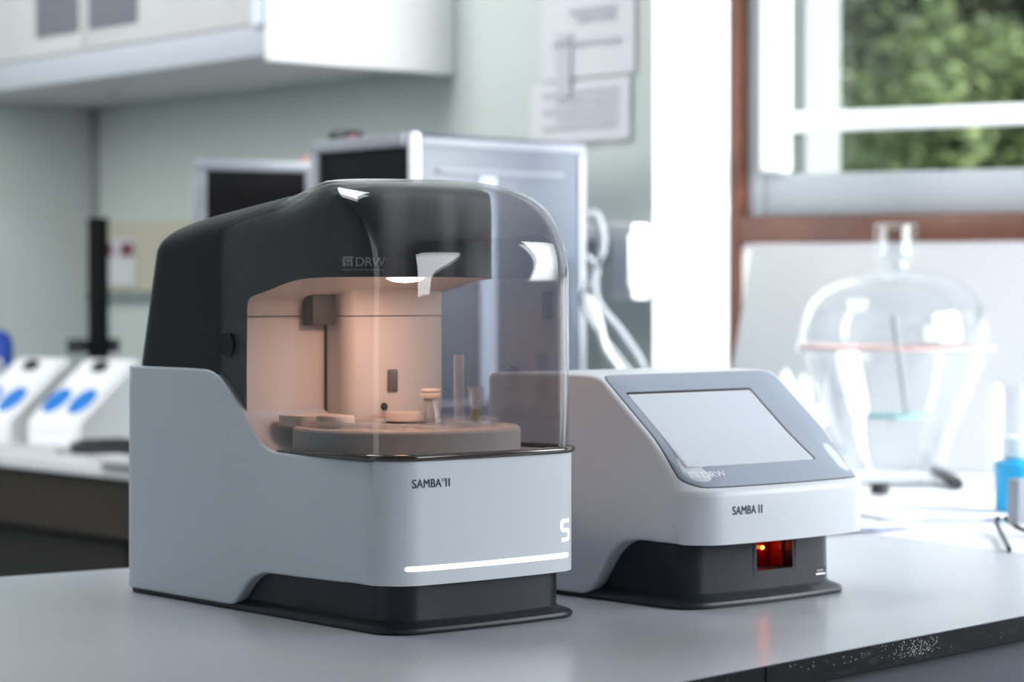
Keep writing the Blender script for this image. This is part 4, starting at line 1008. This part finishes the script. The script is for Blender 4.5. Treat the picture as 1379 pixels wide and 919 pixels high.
obj('lid', lathe(lid2 + inn, 56), M['jar'], t, label='domed clear lid with glass knob')
obj('seal_ring', lathe([(R_ * .885, zr_ - .0022), (R_ * .985, zr_ - .0022), (R_ * .985, zr_ + .0022), (R_ * .885, zr_ + .0022), (R_ * .885, zr_ - .0022)], 56), M['pink'], t, label='pale pink seal ring')
zp = at(1205, 560, JY).z - jb.z
obj('perforated_plate', lathe([(0, zp - .003), (0.055, zp - .003), (0.055, zp + .003), (0, zp + .003)], 40, cx=0.006, cy=0), M['teal'], t, label='teal plate')
rod0 = at(1204, 425, JY) - jb; rod1 = at(1222, 560, JY) - jb
obj('thermometer_rod', tube([rod0, rod0.lerp(rod1, .5), rod1], 0.0045, 10), mat('rod_grey', (0.25, 0.26, 0.28), 0.4), t)
# leaning white board behind
bA = at(1002, 332, 4.28); bB = at(1420, 322, 3.98); bA.z = bB.z = bA.z
dbd = (bB - bA); dbd.z = 0; wb = dbd.length; angb = math.atan2(dbd.y, dbd.x)
b0_ = at(985, 500, 4.25)
t = thing('white_board', Vector((bA.x, bA.y, TZ)), angb, 'large plain white board leaning under the window behind the desiccator', 'board')
Hb = bA.z - TZ; slant = (b0_ - bA); 
bd = bmesh.new(); vs = [bd.verts.new(p) for p in ((-0.045, -0.02, 0.0), (wb, -0.02, 0.0), (wb, 0.03, Hb), (0, 0.03, Hb), (-0.045, -0.008, 0.0), (wb, -0.008, 0.0), (wb, 0.042, Hb), (0, 0.042, Hb))]
for f in ((0, 1, 2, 3), (7, 6, 5, 4), (0, 4, 5, 1), (1, 5, 6, 2), (2, 6, 7, 3), (3, 7, 4, 0)): bd.faces.new([vs[i] for i in f])
bmesh.ops.bevel(bd, geom=bd.edges[:], offset=0.003, segments=2, affect='EDGES'); obj('panel', bd, M['board'], t)
# beakers, tissue
def beaker(px, py_t, Y, r, label, m='jar', hx=None):
    P = at(px, 500, Y); P.z = TZ - .001; h = at(px, py_t, Y).z - P.z
    t = thing('beaker', P, 0, label, 'beaker', 'glassware on the window bench')
    obj('glass_wall', lathe([(0, 0), (r * .95, 0), (r, 0.005), (r, h - .004), (r * 1.06, h), (r * 1.0, h), (r * .95, h - .006), (r * .95, 0.006), (0, 0.004)], 36), M[m], t)
    return t
beaker(1098, 505, 4.0, 0.040, 'tall clear glass beaker just left of the desiccator bowl')
beaker(1362, 520, 3.74, 0.036, 'clear beaker standing between the desiccator and the blue reagent bottle')
beaker(1128, 598, 3.55, 0.030, 'short small clear beaker between the touchscreen unit and the desiccator')
rn = random.Random(5)
for k, (px, py, Y, s, lab) in enumerate(((1062, 520, 3.9, 0.05, 'crumpled white tissue behind the right corner of the touchscreen unit'), (1078, 590, 3.72, 0.042, 'crumpled white tissue lower down, left of the small beaker'))):
    P = at(px, py, Y); zz = P.z - (TZ - .001); P.z = TZ - .001
    bm = bmesh.new(); bmesh.ops.create_icosphere(bm, subdivisions=4, radius=1)
    for v in bm.verts:
        nz = noise.noise(v.co * 2.2 + Vector((k * 5, 0, 0))); v.co *= 1 + 0.45 * nz + 0.2 * noise.noise(v.co * 6)
    zmin = min(v.co.z for v in bm.verts); zmax = max(v.co.z for v in bm.verts)
    for v in bm.verts: v.co.x *= s; v.co.y *= s; v.co.z = (v.co.z - zmin) / (zmax - zmin) * (zz + s * .6)
    o = obj('tissue', bm, M['tissue']); o.location = P; tag(o, lab, 'tissue', 'crumpled tissues on the window bench')
# wire spiral / stand: plastic petri boxes
for k, (px, py, w_, d_, h_, lab) in enumerate(((1102, 668, 0.08, 0.06, 0.03, 'low white plastic box behind the black cap'),)):
    P = onz(px, py, TZ - .001); t = thing('plastic_box', P, 0.3 + k * .4, lab, 'box', None)
    obj('box_body', B(-w_ / 2, w_ / 2, -d_ / 2, d_ / 2, 0, h_, 0.004), M['clearbody'], t); obj('lid', B(-w_ / 2 - .001, w_ / 2 + .001, -d_ / 2 - .001, d_ / 2 + .001, h_ - .0005, h_ + .008, 0.002), M['whiter'], t)
# papers on the near side of the window bench
for k, (px, py, w_, d_, a, lab) in enumerate(((1250, 690, 0.24, 0.20, 0.35, 'white sheet of paper under the black cap on the window bench'), (1150, 714, 0.17, 0.07, 0.62, 'small white folded paper beside the right corner of the touchscreen unit'))):
    P = onz(px, py, TZ); P.z = TZ - .0008 if k == 0 else TZ + .0004; t = thing('paper_sheet', P, a, lab, 'paper', 'papers on the window bench')
    bm = bmesh.new(); g_ = [[bm.verts.new((-w_ / 2 + w_ * i / 8, -d_ / 2 + d_ * j / 6, (0.0006 + 0.0008 * (1 + math.sin(i * .9 + j * .7))) + (0.0015 if k else 0))) for j in range(7)] for i in range(9)]
    for i in range(8):
        for j in range(6): bm.faces.new((g_[i][j], g_[i + 1][j], g_[i + 1][j + 1], g_[i][j + 1]))
    o = obj('sheet', bm, M['paper'], t); md = o.modifiers.new('s', 'SOLIDIFY'); md.thickness = 0.0005
P = onz(1185, 667, TZ); P.z = TZ + 0.002
t = thing('black_cap', P, 0, 'short black round cap standing on the white paper right of the touchscreen unit', 'cap')
r_ = 13 * P.y / F; obj('cap_body', lathe([(0, 0), (r_, 0), (r_, 0.001), (r_ * .99, 0.0145), (r_ * .9, 0.016), (0, 0.016)], 28), M['black'], t)
# screwdriver
pa_ = onz(1292, 653, TZ + .008); pb_ = onz(1258, 634, TZ + .014); pc_ = onz(1226, 622, TZ + .014)
t = thing('screwdriver', Vector((pa_.x, pa_.y, TZ + .001)), 0, 'screwdriver with fat black handle lying in front of the desiccator', 'screwdriver')
h0_ = pa_ - t.location; h1_ = pb_ - t.location; h2_ = pc_ - t.location
obj('handle', tube([h0_, h0_.lerp(h1_, .08), h0_.lerp(h1_, .5), h0_.lerp(h1_, .92), h1_], [0.006, 0.0105, 0.0095, 0.0105, 0.006], 14), M['black'], t)
obj('shaft', tube([h1_, h2_], 0.002, 8), M['chrome'], t)
# cyan bottle
P = onz(1374, 690, TZ); P.z = TZ - .001; k_ = P.y / F
t = thing('blue_reagent_bottle', P, 0, 'bright blue reagent bottle with white cap at the right frame edge', 'bottle')
R_ = 34 * k_; zS_ = at(1372, 622, P.y).z - P.z; zC = at(1372, 588, P.y).z - P.z
obj('bottle_body', lathe([(0, 0), (R_ * .9, 0), (R_, 0.006), (R_ * 1.02, zS_ * .88), (R_ * 1.05, zS_ - .006), (R_ * .98, zS_), (R_ * .62, zS_ + .004), (R_ * .6, zS_ + .012), (0, zS_ + .012)], 40), M['cyan'], t)
obj('bottle_cap', lathe([(0, zS_ + .006), (R_ * .66, zS_ + .006), (R_ * .66, zC - .002), (R_ * .6, zC), (0, zC)], 32), mat('pale_blue_cap', (0.62, 0.74, 0.82), 0.4), t, label='pale cap')
P = onz(1376, 704, TZ); P.z = TZ - .001
t = thing('grey_adapter', P, 0.3, 'small grey box in front of the blue reagent bottle', 'adapter')
obj('adapter_body', B(-0.015, 0.05, -0.014, 0.014, 0.0, at(1375, 645, P.y).z - P.z, 0.004, 3), M['silver'], t)
cable([onz(1345, 699, TZ + .03), onz(1340, 700, TZ + .014), onz(1347, 716, TZ + .006), onz(1358, 738, TZ + .0045), onz(1368, 775, TZ + .005) + Vector((0, 0.0, 0))][:4] + [onz(1359, 741, TZ + .001)], 0.003, M['black'], 'short black cable drooping over the table edge beside the blue bottle', group='black cables by the blue bottle')
cable([onz(1354, 699, TZ + .028), onz(1362, 705, TZ + .014), onz(1375, 713, TZ + .006), onz(1395, 718, TZ + .005)], 0.0032, M['black'], 'black cable running right to the frame edge in front of the grey adapter', group='black cables by the blue bottle')
cable([onz(1120, 712, TZ + .0035), onz(1180, 713, TZ + .0035), onz(1240, 706, TZ + .0035), onz(1300, 702, TZ + .0035), onz(1334, 699.5, TZ + .004)], 0.0025, M['bluecable'], 'thin pale blue cable stretched along the joint behind the table')
# board of papers stacked (blown-out shapes behind the screen unit)

# fittings that belong to a part become its sub-parts
def nest(root, parent_name, names):
    par = [c for c in root.children if c.name.split('.')[0] == parent_name][0]
    for c in list(root.children):
        if c.name.split('.')[0] in names: c.parent = par
nest(ins, 'hood', ('emblem', 'lamp_lens', 'bracket'))
nest(ins, 'column', ('sensor_window', 'knob', 'side_gap'))
nest(ins, 'turntable', ('clear_carrier', 'carrier_well', 'sample_cup_holder'))
nest(ins, 'housing', ('lettering', 'light_bar', 'status_numeral'))
nest(rd, 'fascia', ('screen', 'screen_recess_shade', 'screen_bevel', 'emblem'))
nest(rd, 'plinth', ('recess_rim', 'scanner_lens', 'scanner_led', 'reflector', 'usb_port', 'port_cavity', 'port_tongue'))
nest(bpy.data.objects['keyboard'], 'case', ('key',))
nest(bpy.data.objects['lab_stand'], 'cross_arm', ('clamp_knob',))
